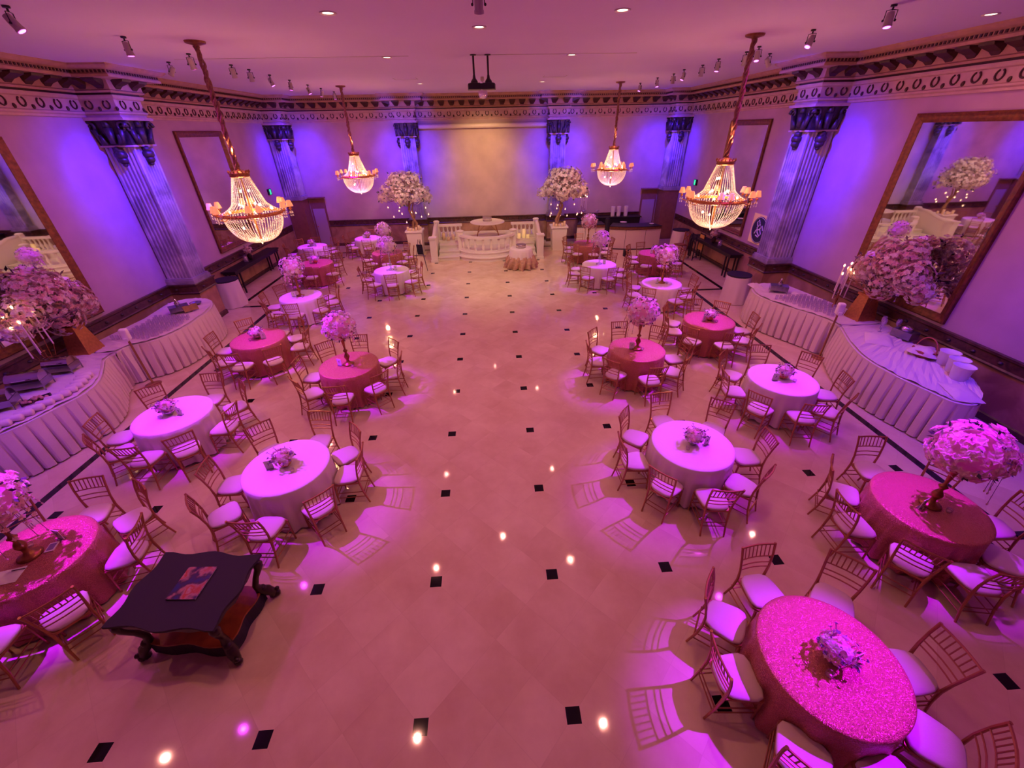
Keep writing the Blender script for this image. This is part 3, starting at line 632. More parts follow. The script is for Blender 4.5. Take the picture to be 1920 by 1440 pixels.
def place(proto, loc, rz, lb):
    if id(proto) not in used: used.add(id(proto)); proto.location = loc; proto.rotation_euler = (0, 0, rz); proto['label'] = lb; return proto
    return dup(proto, loc, rz, lb)
# table card in a small stand
cd = thing('table_card', 'x', 'table card', (0, 0, 0), 0, 'white table cards')
MB().box((0, .0, .085), (.11, .006, .15)).build('card', 'paper', cd); b = MB(); b.bar((-.012, -.006, .11), (.012, -.006, .11), .005, .004); b.bar((.012, -.006, .11), (-.006, -.006, .07), .005, .004); b.build('printed_numeral', 'ink', cd); MB().box((0, 0, .005), (.09, .06, .012)).build('card_stand', 'silver', cd)
vt = thing('tealight_glass', 'x', 'candle holder', (0, 0, 0), 0, 'small glass tealights beside the centrepieces')
MB().lathe([(.025, 0), (.03, .01), (.033, .055)], n=12, cap=False).build('glass_cup', 'glassp', vt); MB().lathe([(.02, .003), (.02, .022)], n=10).build('wax', 'wax', vt)
for i, (k, (x, y)) in enumerate(TABLES.items()):
    ox, oy = {'L3': (-.04, .0), 'R2': (.0, .02)}.get(k, (0, 0))
    if k in TALLT: place(protos_t[TALLT[k]], (x + ox, y + oy, ZT), i * 1.3, 'tall flower ball centrepiece on the ' + DESC[k])
    else: place(protos_l[i % 2], (x + ox, y + oy, ZT), i * 1.1, 'low bowl of pink flowers on the ' + DESC[k])
    sx = {'R3': .19, 'L4': -.21, 'L5': .17, 'R2': -.2, 'R1': -.13}.get(k, -.17 if i % 2 else .17); sy = {'L4': -.06, 'R1': .0, 'L5': .22}.get(k, -.05)
    place(cd, (x + sx, y + sy, ZT), rc.uniform(-.5, .5), 'white table card standing on the ' + DESC[k])
    place(vt, (x - sx * .7, y + sy - .08, ZT), 0, 'glass tealight beside the flowers on the ' + DESC[k])
# papers and pen on the left edge table
x, y = TABLES['L5']
tag(MB().box((0, 0, 0), (.30, .21, .003)).build('paper_sheet', 'paper', None, loc=(x - .02, y - .28, ZT + .003), rz=.25), 'white paper sheet on the gold table at left edge', 'paper')
tag(MB().tube([(-.07, 0, 0), (.06, 0, 0)], .004, 6).build('pen', 'ink', None, loc=(x + .05, y - .19, ZT + .009), rz=.2), 'dark pen lying above the white paper sheet', 'pen')
t = thing('smartphone', 'white phone-like gadget beside papers on left edge table', 'phone', (x + .16, y + .1, ZT)); MB().box((0, 0, .006), (.09, .14, .012), .3).build('casing', 'paper', t); MB().box((0, 0, .0125), (.07, .10, .002), .3).build('screen', 'silver', t)
# ------------------------------------------------------------------ chandeliers
def chandelier():
    t = thing('crystal_chandelier', 'x', 'chandelier', (0, 0, 0), 0, 'empire crystal chandeliers')
    rnd = random.Random(3)
    MB().lathe([(.17, 0), (.16, -.03), (.05, -.06), (.03, -.10)], (0, 0, H), 20).build('canopy', 'agold', t)
    ch = MB()
    for j in range(3):
        pts = [((.028 + .012 * math.sin(i * .9 + j)) * math.cos(i * .55 + j * 2.1), (.028 + .012 * math.sin(i * .9 + j)) * math.sin(i * .55 + j * 2.1), 4.42 + i * .039) for i in range(50)]
        ch.tube(pts, [.016 + .012 * abs(math.sin(i * .7 + j)) for i in range(50)], 6)
    ch.build('chain_sleeve', 'sleeve', t)
    cr = MB().lathe([(.16, 4.26), (.19, 4.28), (.185, 4.31), (.20, 4.34), (.15, 4.35), (.05, 4.40), (.03, 4.45)], n=24)
    for k in range(16): a = 2 * PI * k / 16; cr.octa((.19 * math.cos(a), .19 * math.sin(a), 4.36), .018, .035)
    cr.build('crown', 'agold', t)
    up = MB(); prof = [(.165 + .21 * u + .17 * max(0, (u - .72) / .28) ** 1.6, 4.26 - .66 * u) for u in [i / 28 for i in range(29)]]
    for k in range(38):
        a = 2 * PI * k / 38
        for i, (r, z) in enumerate(prof): up.octa((r * math.cos(a), r * math.sin(a), z), .0095 + .004 * (i / 28), .0105)
    up.build('upper_bead_strands', 'crystal', t)
    lo = MB()
    for k in range(56):
        a = 2 * PI * k / 56
        for i in range(26):
            u = i / 26; r = .56 * math.cos(u * PI / 2) ** .8; z = 3.54 - .54 * math.sin(u * PI / 2)
            if r < .05 and k % 3: continue
            lo.octa((r * math.cos(a), r * math.sin(a), z), .012, .0135)
    lo.octa((0, 0, 2.98), .03, .05); lo.build('bowl_beads', 'crystal', t)
    rg_ = MB().lathe([(.555, 3.54), (.59, 3.55), (.595, 3.58), (.57, 3.61), (.555, 3.60), (.555, 3.54)], n=48, cap=False)
    for k in range(48): a = 2 * PI * k / 48; rg_.octa((.595 * math.cos(a), .595 * math.sin(a), 3.575), .018, .022)
    rg_.build('hoop', 'gold', t)
    MB().tube([(0, 0, 3.05), (0, 0, 4.4)], .02, 8).build('core_rod', 'gold', t)
    sh = MB(); 
    for k in range(12):
        g = 2 * PI * (k // 2) / 6 + (.12 if k % 2 else -.12); r = .74 + (.04 if k % 2 else -.02); x, y = r * math.cos(g), r * math.sin(g)
        am = MB().tube([(.58 * math.cos(g), .58 * math.sin(g), 3.56), (.66 * math.cos(g), .66 * math.sin(g), 3.52), (x, y, 3.56), (x, y, 3.64)], .009, 6); am.lathe([(.03, 3.62), (.035, 3.64), (.012, 3.66), (.012, 3.70)], (x, y, 0), 10)
        ao = am.build('arm', 'gold', t)
        MB().lathe([(.072, 3.68), (.038, 3.80)], (x, y, 0), 14, False).build('shade', 'shade', ao, True)
        dp = MB()
        for q in range(4): an = q * PI / 2; dp.octa((x + .03 * math.cos(an), y + .03 * math.sin(an), 3.56), .010, .03); dp.octa((x + .03 * math.cos(an), y + .03 * math.sin(an), 3.50), .008, .02)
        dp.build('crystal_drop', 'crystal', ao)
    for k in range(14):
        g = 2 * PI * k / 14; r, z = ((.40, 3.64) if k % 2 else (.22, 3.74)) if k < 10 else (.10, 4.0)
        if k in (11, 13): r, z = .25, 3.30
        MB().sphere((r * math.cos(g * 1.7), r * math.sin(g * 1.7), z), .019, 8, 6, 1.4).build('bulb', 'bulb', t, True)
    return t
c0 = chandelier(); clab = ['crystal chandelier at the front left of the ceiling', 'crystal chandelier at the front right of the ceiling', 'smaller-looking far left chandelier by the left blossom tree', 'smaller-looking far right chandelier by the right blossom tree']
for i, (x, y) in enumerate(CH):
    if i == 0: c0.location = (x, y, 0); c0['label'] = clab[0]
    else: dup(c0, (x, y, 0), i * .25, clab[i])

# ------------------------------------------------------------------ ceiling fixtures
def head(label, x, y, target, lens, grp='spotlights along the ceiling tracks'):
    t = thing('spotlight', label, 'spotlight', (x, y, H), 0, grp)
    d = (Vector(target) - Vector((x, y, H - .3))).normalized(); c = Vector((0, 0, -.22)); q = d.to_track_quat('Z', 'Y').to_matrix()
    MB().lathe([(.05, 0), (.05, -.03), (.015, -.035), (.015, -.08)], n=12).build('ceiling_mount', 'knob', t)
    yk = MB(); s_ = q @ Vector((1, 0, 0)); yk.tube([(0, 0, -.07), Vector((0, 0, -.08)) + s_ * .085, c + s_ * .085], .008, 5); yk.tube([(0, 0, -.07), Vector((0, 0, -.08)) - s_ * .085, c - s_ * .085], .008, 5)
    for k in (-1, 1): yk.sphere(c + s_ * .095 * k, .02, 8, 5)
    yk.build('yoke', 'knob', t)
    MB().lathe([(.03, -.13), (.055, -.12), (.065, -.05), (.065, .06), (.072, .065), (.072, .10)], c, 16, True, q).build('can', 'body', t)
    MB().lathe([(.001, .102), (.055, .104)], c, 16, False, q).build('lens', lens, t)
    for c_ in t.children: c_.scale = (.8, .8, .8)
    return t
ords = ['first', 'second', 'third', 'fourth', 'fifth', 'sixth', 'seventh', 'eighth', 'ninth', 'tenth']
li = [h for h in HEADS if h[0] == TX1 and h[1] > 5]; ri = [h for h in HEADS if h[0] == TX2 and h[1] > 5]
for side, arr in (('left', li), ('right', ri)):
    for i, (hx, hy, k, pw) in enumerate(arr):
        head('magenta spotlight, %s from the front in the %s ceiling row' % (ords[i], side), hx, hy, (*TABLES[k], .8), 'lens')
for side, x, ys in (('left', TX1, (10.75, 11.6)), ('right', TX2 + .12, (9.9, 12.1, 14.1))):
    for i, y in enumerate(ys): head('unlit spotlight, %s from the front in the %s ceiling row' % (ords[i], side), x, y, (x, y + 1, 0), 'lensoff')
for lb, x, y, tg in (('blue spotlight aimed at the left column', -6.05, 10.2, (-8.6, 10.7, 3)), ('blue spotlight aimed at the right column', 7.7, 10.2, (10.2, 10.7, 3))):
    head(lb, x, y, tg, 'lensb')
head('pale spotlight at the top centre of the photo', .9, 4.75, (.9, 7, 0), 'lensoff')
d0 = thing('recessed_downlight', 'x', 'ceiling light', (0, 0, 0), 0, 'recessed ceiling downlights')
MB().lathe([(.075, 0), (.115, 0), (.115, -.012), (.075, -.006)], n=24, cap=False).build('trim_ring', 'trimw', d0, True); MB().lathe([(.001, -.002), (.074, -.003)], n=24, cap=False).build('diffuser', 'down', d0)
dl = {(-1.2, 6.0): 'round downlight at the upper left of the ceiling', (-1.26, 15.9): 'small round downlight at far left near the cornice', (3.0, 15.9): 'small round downlight at far right near the cornice', (.89, 7.0): 'round downlight below the pale centre spotlight', (9.04, 6.5): 'round downlight near the right wall at top right'}
fst = True
for (x, y) in DOWN:
    if (x, y) in dl or y < 13:
        lb = dl.get((x, y), 'round recessed downlight in the ceiling over the dance floor')
        if fst: d0.location = (x, y, H - .001); d0['label'] = lb; fst = False
        else: dup(d0, (x, y, H - .001), 0, lb)
for i, x in enumerate((.72, 1.04)):
    t = thing('projector', '%s of the two black ceiling projectors' % ('left', 'right')[i], 'projector', (x, 9.8, H), (.08, -.08)[i], 'pair of ceiling projectors')
    MB().lathe([(.07, 0), (.07, -.015), (.025, -.02)], n=16).build('ceiling_plate', 'knob', t)
    MB().tube([(0, 0, -.01), (0, 0, -.42)], .022, 10).build('pole', 'knob', t); MB().lathe([(.025, -.36), (.035, -.42), (.075, -.47), (.08, -.5)], n=14).build('bracket', 'knob', t)
    b = MB().box((0, 0, -.575), (.30, .32, .11)); b.box((0, 0, -.515), (.24, .26, .012)); bd_ = b.build('body', 'knob', t); bd_.modifiers.new('bev', 'BEVEL').width = .03
    MB().lathe([(.035, 0), (.035, .03)], (.06, .16, -.575), 14, True, Matrix.Rotation(-PI / 2, 3, 'X')).build('projector_lens', 'glassp', bd_)
t = thing('mirror_ball', 'small mirror ball hanging behind the two projectors', 'disco ball', (.9, 14.1, H))
MB().lathe([(.05, 0), (.06, -.08), (.03, -.12), (.008, -.13), (.008, -.28)], n=12).build('motor', 'body', t); MB().sphere((0, 0, -.42), .15, 18, 12).build('ball', 'mirrorball', t)

# ------------------------------------------------------------------ stage
PH = .56; SX, SY = .78, 18.33; RP = .33
st = thing('stage', 'white stage with stairs, balustrades and round front', 'stage', (0, 0, 0))
b = MB(); b.box((SX, (18.55 + YB - .1) / 2, PH / 2), (4.86, YB - .1 - 18.55, PH)); b.build('platform', 'stage', st)
def arc(r, a0, a1, n, cx=SX, cy=SY): return [(cx + r * math.cos(a0 + (a1 - a0) * i / n), cy + r * math.sin(a0 + (a1 - a0) * i / n)) for i in range(n + 1)]
for r, z1, nm in ((1.73, .165, 'lower_round_step'), (1.50, RP, 'round_platform')):
    b = MB().prism(arc(r - .04, PI * .95, PI * 2.05, 44), 0 if r > 1.6 else .165, z1 - .03); b.prism(arc(r, PI * .95, PI * 2.05, 44), z1 - .03, z1); b.build(nm, 'stage', st)
for sgn, nm in ((-1, 'left'), (1, 'right')):
    b = MB()
    for k in range(3):
        y0 = 17.1 + k * .48; x0, x1 = (SX + sgn * 1.55, SX + sgn * 2.2) if True else 0; xm = SX + sgn * 1.32
        b.box(((xm + SX + sgn * 2.2) / 2, (y0 + 18.56) / 2, (k + .5) * PH / 3.6), (abs(sgn * .95), 18.56 - y0, PH / 3.6)); b.box(((xm + SX + sgn * 2.2) / 2, y0, (k + 1) * PH / 3.6 - .015), (abs(sgn * .95), .08, .032))
    b.build('stairs', 'stage', st)
def baluster_me():
    return MB().lathe([(.06, 0), (.06, .03), (.035, .05), (.07, .13), (.075, .18), (.045, .28), (.03, .38), (.05, .43), (.06, .45), (.06, .48)], n=12).mesh('baluster', 'stage', True)
bm_ = baluster_me()
def balusters(pts, z, par):
    for p in pts: o = bpy.data.objects.new('baluster', bm_); COL.objects.link(o); o.parent = par; o.location = (p[0], p[1], z)
# round balustrade
rr = MB(); R1_ = 1.33
for zz, hh, ww in ((RP + .04, .08, .16), (RP + .62, .09, .20)):
    a = arc(R1_ + ww / 2, PI * 1.15, PI * 1.85, 28); c = arc(R1_ - ww / 2, PI * 1.15, PI * 1.85, 28)
    rr.prism(a + c[::-1], zz - hh / 2, zz + hh / 2)
rro = rr.build('curved_rail', 'stage', st); balusters(arc(R1_, PI * 1.20, PI * 1.80, 7), RP + .08, rro)
for an in (PI * 1.135, PI * 1.865):
    x, y = SX + R1_ * math.cos(an), SY + R1_ * math.sin(an)
    b = MB().box((x, y, RP + .38), (.24, .24, .76)); b.lathe([(.16, RP + .76), (.18, RP + .80), (.12, RP + .835), (.03, RP + .845)], (x, y, 0), 16); b.build('newel_post', 'stage', st)
# cast crest row low on the round front
pass
for sgn in (-1, 1):
    xo = SX + sgn * 2.38
    b = MB().box((xo, 16.98, .5), (.28, .30, 1.0)); b.box((xo, 16.98, 1.03), (.34, .36, .07)); b.box((xo, 16.98, .05), (.33, .35, .1)); b.build('newel_post', 'stage', st)
    w_ = MB(); hw = .07; prof_ = [(17.1, 1.0), (17.4, .97), (17.8, 1.05), (18.3, 1.22), (18.9, 1.25)]
    vs = [(xo + sx_ * hw, y, zz) for y, z in prof_ for sx_, zz in ((-1, 0), (1, 0), (1, z), (-1, z))]; n = len(prof_)
    fs = [(i * 4 + k, i * 4 + (k + 1) % 4, (i + 1) * 4 + (k + 1) % 4, (i + 1) * 4 + k) for i in range(n - 1) for k in range(4)] + [(0, 1, 2, 3), ((n - 1) * 4 + 3, (n - 1) * 4 + 2, (n - 1) * 4 + 1, (n - 1) * 4)]
    w_.add(vs, fs); wo = w_.build('side_wall', 'stage', st)
    MB().tube([(xo, y, z + .02) for y, z in prof_], .085, 8).build('handrail', 'stage', wo, True)
    # raised diamond panels on the outer face
    o_ = MB()
    for y, z in ((17.5, .55), (17.95, .6), (18.4, .7)): o_.sphere((xo + sgn * hw, y, z), .09, 4, 4, 1.5)
    o_.build('panel_ornament', 'stage', wo)
    bx0, bx1 = SX + sgn * 1.18, SX + sgn * 2.38; ym = 18.95
    b = MB().box(((bx0 + bx1) / 2, ym, PH + .62), (abs(bx1 - bx0), .20, .09)); b.box(((bx0 + bx1) / 2, ym, PH + .05), (abs(bx1 - bx0), .18, .08)); bo = b.build('balustrade_rail', 'stage', st)
    balusters([(bx0 + (bx1 - bx0) * (i + .5) / 6, ym) for i in range(6)], PH + .09, bo)
    b = MB().box((xo, 18.95, PH + .38), (.22, .22, .78)); b.lathe([(.13, PH + .76), (.15, PH + .80), (.1, PH + .84)], (xo, 18.95, 0), 14); b.build('newel_post', 'stage', st)
# sweetheart table on the stage
t = thing('round_stage_table', 'round bare white folding table on the stage', 'table', (.83, 18.85, PH))
MB().lathe([(.80, .72), (.82, .73), (.82, .755), (.80, .765)], n=44).build('tabletop', 'stage', t)
for s_ in (-1, 1):
    b = MB(); b.tube([(s_ * .55, -.25, 0), (s_ * .35, -.2, .71)], .016, 6); b.tube([(s_ * .55, .25, 0), (s_ * .35, .2, .71)], .016, 6); b.tube([(s_ * .5, -.23, .16), (s_ * .5, .23, .16)], .014, 6); b.tube([(s_ * .48, 0, .25), (0, 0, .70)], .012, 6); b.build('folding_leg', 'agold', t)
def cake_stand(lb, x, y, z, r, h):
    t = thing('cake_stand', lb, 'cake stand', (x, y, z)); MB().lathe([(r * .98, 0), (r, .01), (r, h - .01), (r * .97, h)], n=36).build('drum', 'jewel', t); MB().lathe([(r * .9, h), (r * .9, h + .006)], n=36).build('mirror_top', 'silver', t)
    b = MB()
    for k in range(32): a = 2 * PI * k / 32; b.octa((r * math.cos(a), r * math.sin(a), h * .5), .012, .012)
    b.build('crystal_band', 'crystal', t)
cake_stand('jewelled round drum on the stage table', .83, 18.95, PH + .765, .22, .20)
# cake table in front of the stage
t = thing('cake_table', 'small round table with ruffled blush skirt before the stage', 'table', (2.2, 15.72, 0))
n = 90; vs = []; pr = [(.01, .80), (.44, .80), (.455, .785), (.48, .68), (.50, .55), (.52, .42)]
for i, (r, z) in enumerate(pr):
    for k in range(n): th = 2 * PI * k / n; q = max(0, i - 2) * .006; vs.append(((r + q * math.sin(th * 18)) * math.cos(th), (r + q * math.sin(th * 18)) * math.sin(th), z))
MB().add(vs, [(i * n + (k + 1) % n, i * n + k, (i + 1) * n + k, (i + 1) * n + (k + 1) % n) for i in range(len(pr) - 1) for k in range(n)]).build('cloth', 'white', t, True)
vs = []; pr = [(.50, .50), (.56, .40), (.60, .28), (.62, .15), (.62, .02)]
for i, (r, z) in enumerate(pr):
    for k in range(n): th = 2 * PI * k / n; a = .015 + i * .022; q = a * math.sin(th * 13 + i * .9) + a * .7 * math.sin(th * 29 - i); vs.append(((r + q) * math.cos(th), (r + q) * math.sin(th), z + .02 * math.sin(th * 9)))
MB().add(vs, [(i * n + (k + 1) % n, i * n + k, (i + 1) * n + k, (i + 1) * n + (k + 1) % n) for i in range(len(pr) - 1) for k in range(n)]).build('ruffle_hem', 'toile', t, True)
cake_stand('jewelled round drum on the blush cake table', 2.2, 15.75, .80, .21, .13)
# pillar candles on the stage stairs and planters
def candle(lb, x, y, z, r, h, grp, mt='wax'):
    t = thing('pillar_candle', lb, 'candle', (x, y, z), 0, grp); MB().lathe([(r, 0), (r, h - .01), (r * .9, h), (r * .5, h - .012)], n=18).build('wax_body', mt, t, True)
    MB().tube([(0, 0, h - .015), (0, 0, h + .012)], .003, 5).build('wick', 'ink', t)
for i, (x, h, nm) in enumerate(((-1.28, .34, 'tallest left'), (-1.06, .16, 'shortest middle'), (-.84, .26, 'right')) ): candle('%s cream pillar candle at the left stage stairs' % nm, x, 18.66 - .12 * (i == 1), PH, .075, h, 'cream candles on the left stage stairs')
for i, (x, h, nm) in enumerate(((2.32, .24, 'left'), (2.56, .40, 'tallest middle'), (2.74, .18, 'shortest right'))): candle('%s glowing pillar candle at the right stage stairs' % nm, x, 18.66 - .12 * (i != 1), PH, .075, h, 'candles on the right stage stairs', 'waxlit')

# ------------------------------------------------------------------ planters with blossom trees
def planter_tree(side, x, y, mir):
    s_ = -1 if mir else 1
    t = thing('planter', 'tall white tapered planter box on the %s of the stage' % side, 'planter', (x, y, 0), 0, 'white planter boxes')
    MB().box((0, 0, .52), (.60, .60, 1.04), taper=1.18).build('box', 'stage', t); b = MB().box((0, 0, 1.07), (.80, .80, .07)); b.build('rim', 'stage', t)
    tr = thing('blossom_tree', 'white blossom tree standing in the %s planter' % side, 'tree', (x, y, 1.105), 0, 'white blossom trees beside the stage'); tr.scale = (1.12, 1.12, 1.06)
    rnd = random.Random(40 + mir); k_ = MB(); base = Vector((0, 0, 0)); cx_ = -.18 * s_
    k_.tube([(0.08 * s_, 0, 0), (.12 * s_, 0, .25), (.0, .02, .5), (-.12 * s_, 0, .8), (-.05 * s_, 0, 1.1), (cx_, 0, 1.4)], [.07, .055, .05, .045, .04, .03], 8)
    k_.tube([(-.05, .06, 0), (-.02, .05, .3), (.08, .02, .55), (.0, .02, .8), (.12, .02, 1.2)], [.05, .045, .035, .03, .02], 7)
    brs = []
    for i in range(16):
        a = rnd.uniform(0, 6.28); e = Vector((cx_ + math.cos(a) * rnd.uniform(.4, .95), math.sin(a) * rnd.uniform(.25, .6), rnd.uniform(1.1, 2.1))); k_.tube([(cx_ * .6, 0, .95), (cx_ + (e.x - cx_) * .4, e.y * .4, 1.25), e], [.025, .016, .006], 5); brs.append(e)
    k_.build('trunk', 'trunk', tr)
    b = MB(); lf = MB(); i = 0
    cl = [(Vector((cx_ + math.cos(a_) * r_, math.sin(a_) * r_ * .6, z_)), q_) for a_, r_, z_, q_ in [(0, .0, 1.85, .48)] + [(2 * PI * j / 7, .62, 1.5 + .12 * math.sin(j * 2), .36) for j in range(7)] + [(2 * PI * j / 5 + .4, .38, 1.95, .34) for j in range(5)] + [(.3, .85, 1.3, .24), (3.0, .9, 1.35, .24), (4.5, .5, 1.25, .25)]]
    for c, q in cl:
        for j in range(int(300 * q)):
            v = Vector((rnd.gauss(0, 1), rnd.gauss(0, 1), rnd.gauss(0, 1))).normalized(); bloom(b, c + v * q * rnd.uniform(.6, 1.08), v, rnd.uniform(.05, .085), rnd)
        for j in range(8):
            v = Vector((rnd.gauss(0, 1), rnd.gauss(0, 1), rnd.gauss(0, 1))).normalized(); leafq(lf, c + v * q * .9, v, .12, .03, rnd)
    b.build('blossoms', 'petal', tr); lf.build('foliage', 'leaf', tr)
    for j in range(12):
        a = 2 * PI * j / 12 + rnd.uniform(-.2, .2); r = rnd.uniform(.35, .95); px, py = cx_ + math.cos(a) * r, math.sin(a) * r * .6; z1 = 1.2; z0 = rnd.uniform(.35, .95)
        h_ = MB(); h_.tube([(px, py, z0 + .05), (px, py, z1)], .002, 3); h_.lathe([(.012, -.05), (.035, -.02), (.038, .0), (.02, .035), (.004, .06)], (px, py, z0), 10)
        ho = h_.build('hanging_glass_teardrop', 'glassp', tr); MB().sphere((px, py, z0 - .01), .015, 6, 5, 1.5).build('flame', 'flame', ho)
    for j, (dx, dy, h) in enumerate(((-.27, -.2, .17), (-.16, -.28, .12), (-.02, -.27, .10), (.12, -.28, .15), (.24, -.2, .22), (.28, .02, .12))):
        candle('cream candle, number %s from the left on the %s planter rim' % (('one', 'two', 'three', 'four', 'five', 'six')[j], side), x + dx, y + dy, 1.105, .05, h, 'cream candles on the %s planter' % side)
planter_tree('left', -2.6, 18.55, 0); planter_tree('right', 4.22, 18.55, 1)

# ------------------------------------------------------------------ easel
t = thing('easel', 'metal easel with small black board left of the stage', 'easel', (-2.0, 15.75, 0), -.25)
for a, c in (((-.28, -.15, 0), (-.04, 0, 1.25)), ((.28, -.15, 0), (.04, 0, 1.25)), ((0, .42, 0), (0, 0, 1.2))):
    MB().tube([a, c], .012, 6).build('leg', 'steel', t)
MB().box((0, -.10, .62), (.5, .05, .025)).build('ledge', 'steel', t); MB().box((.02, -.07, .86), (.26, .02, .42), R=Matrix.Rotation(.12, 3, 'X')).build('board', 'ink', t)

# ------------------------------------------------------------------ bar
def curve_slab(b, fr, bk, z0, z1): b.prism(fr + bk[::-1], z0, z1)
def barpart(lb, cx, cy, r, a0, a1, dep, n=16):
    t = thing('bar_counter', lb, 'bar', (0, 0, 0), 0, 'curved bar counter sections')
    def A(rr): return [(cx + rr * math.cos(a0 + (a1 - a0) * i / n), cy + rr * math.sin(a0 + (a1 - a0) * i / n)) for i in range(n + 1)]
    b = MB(); curve_slab(b, A(r), A(r - dep), .04, .92); b.build('front_panel', 'sheer', t)
    b = MB(); curve_slab(b, A(r + .04), A(r - dep), .92, 1.03); b.build('wood_band', 'bwood', t)
    b = MB(); curve_slab(b, A(r + .05), A(r - dep - .02), 1.03, 1.06); b.build('counter_top', 'black', t)
    b = MB(); curve_slab(b, A(r + .01), A(r - dep + .02), 0, .05); b.build('kick_plate', 'black', t)
    for i in (5, 11): p_ = A(r + .004)[i]; MB().box((p_[0], p_[1], .48), (.012, .012, .86)).build('panel_joint', 'cdark', t)
barpart('right section of the curved black-topped bar', 8.1, 21.4, 3.5, PI * 1.36, PI * 1.585, .8)
barpart('left section of the curved black-topped bar', 6.5, 22.4, 3.7, PI * 1.385, PI * 1.50, .75)
t = thing('back_counter', 'dark counter behind the bar along the back wall', 'counter', (7.1, 20.3, 0)); MB().box((0, 0, .55), (3.1, .55, 1.1)).build('cabinet', 'black', t); MB().box((0, -.02, 1.12), (3.2, .62, .04)).build('worktop', 'black', t)
for i, (x, nm) in enumerate(((7.25, 'left'), (7.55, 'middle'), (7.92, 'right'))):
    t = thing('cup_tower', '%s stack of pale paper cups behind the bar' % nm, 'cup stack', (x, 20.2, 1.14), 0, 'stacks of paper cups behind the bar'); b = MB(); pr = [(.085, 0)]
    for k in range(12): pr += [(.10, .04 * k + .025), (.103, .04 * k + .03), (.09, .04 * k + .036)]
    b.lathe(pr, n=18).build('cups', 'paper', t)
for lb, x, y, z, r in (('pale saucer stack left on the bar back counter', 6.15, 20.25, 1.14, .14), ('small white dish on the bar top at right end', 8.65, 18.35, 1.06, .12), ('silver bowl on the bar top below the cups', 7.45, 18.9, 1.06, .17)):
    t = thing('dish', lb, 'dish', (x, y, z)); MB().lathe([(r * .5, 0), (r, .035), (r * .97, .04), (r * .45, .012)], n=20, cap=False).build('bowl_body', 'paper', t, True)
for i, x in enumerate((5.75, 6.45)):
    t = thing('martini_glass', '%s stemmed glass on the bar back counter' % ('left', 'right')[i], 'glass', (x, 20.2, 1.14)); MB().lathe([(.07, 0), (.008, .01), (.008, .2), (.11, .32)], n=16, cap=False).build('glass_body', 'glass', t, True)
t = thing('black_pedestal', 'tall black draped stand in the gap of the bar', 'stand', (6.62, 18.75, 0)); MB().lathe([(.16, 0), (.14, .5), (.12, 1.15), (.10, 1.30), (.03, 1.33)], n=14).build('drape', 'blackcloth', t)
t = thing('speaker_box', 'small black box on the floor before the bar', 'speaker', (7.08, 16.85, 0)); MB().box((0, 0, .14), (.20, .2, .28)).build('cabinet', 'ink', t); MB().box((0, -.102, .14), (.16, .01, .24)).build('grille', 'blackcloth', t)

# ------------------------------------------------------------------ candelabras
def candelabra(lb, x, y, z, hs, spread, grp, sc=1.0):
    t = thing('candelabra', lb, 'candelabra', (x, y, z), 0, grp); MB().lathe([(.09, 0), (.10, .02), (.05, .05), (.02, .1), (.03, .2), (.015, .3), (.02, .42), (.05, .45)], n=14).build('stem', 'agold', t, True)
    n = len(hs); a_ = MB(); tp = None
    for i, h in enumerate(hs):
        g = 2 * PI * i / n; r = spread if i else 0; px, py = r * math.cos(g), r * math.sin(g)
        a_.tube([(0, 0, .30), (px * .6, py * .6, .26), (px, py, h - .62 * sc)], .007, 5)
        c = MB().tube([(px, py, h - .62 * sc), (px, py, h)], .013, 8).build('taper', 'taper', t); MB().sphere((px, py, h + .03), .018, 8, 6, 1.8).build('flame', 'flame', c)
    a_.build('branches', 'agold', t)
candelabra('tall candelabra with lit tapers against the back wall', 5.62, 19.7, .98, [1.55, 1.2, 1.32, 1.15, 1.3, 1.18], .18, 'tall candelabras', .9)
candelabra('candelabra with lit tapers on the near left buffet', -8.25, 6.2, .91, [1.35, 1.15, 1.25, .95, 1.2, 1.0, 1.1], .20, 'tall candelabras')
candelabra('candelabra with lit tapers by the right buffet vase', 9.8, 7.9, .91, [1.1, .95, 1.02, .85, .98, .9], .13, 'tall candelabras')

# ------------------------------------------------------------------ consoles, drums, bar chairs
for side, x, lab in ((-1, -8.45, 'left'), (1, 10.1, 'right')):
    t = thing('console_table', 'long black console table under the %s far mirror' % lab, 'console table', (x, 15.0, 0), 0, 'black console tables')
    MB().box((0, 0, .865), (.50, 3.6, .045)).build('tabletop', 'black', t); MB().box((0, 0, .80), (.44, 3.5, .09)).build('apron', 'black', t)
    for sx_ in (-.19, .19):
        for yy in (-1.65, -1.45, 1.45, 1.65): MB().box((sx_, yy, .40), (.045, .045, .80)).build('leg', 'black', t)
    MB().box((0, 0, .18), (.03, 3.2, .03)).build('stretcher', 'black', t)
    t = thing('flower_vase', 'dark vase of small flowers on the %s console' % lab, 'vase', (x, 15.0 + .1 * side, .888)); MB().lathe([(.06, 0), (.09, .06), (.10, .14), (.06, .22), (.08, .26)], n=16).build('vase_body', 'wood', t, True)
    put_ball(t, (0, 0, .36), .17, 40, .05, 60 + side, nleaf=50, leafm='leafp')
    t = thing('glass_jar', 'clear glass jar beside the vase on the %s console' % lab, 'jar', (x, 14.55, .888)); MB().lathe([(.06, 0), (.075, .03), (.075, .16), (.05, .20), (.055, .22)], n=16, cap=False).build('jar_body', 'glassp', t, True)
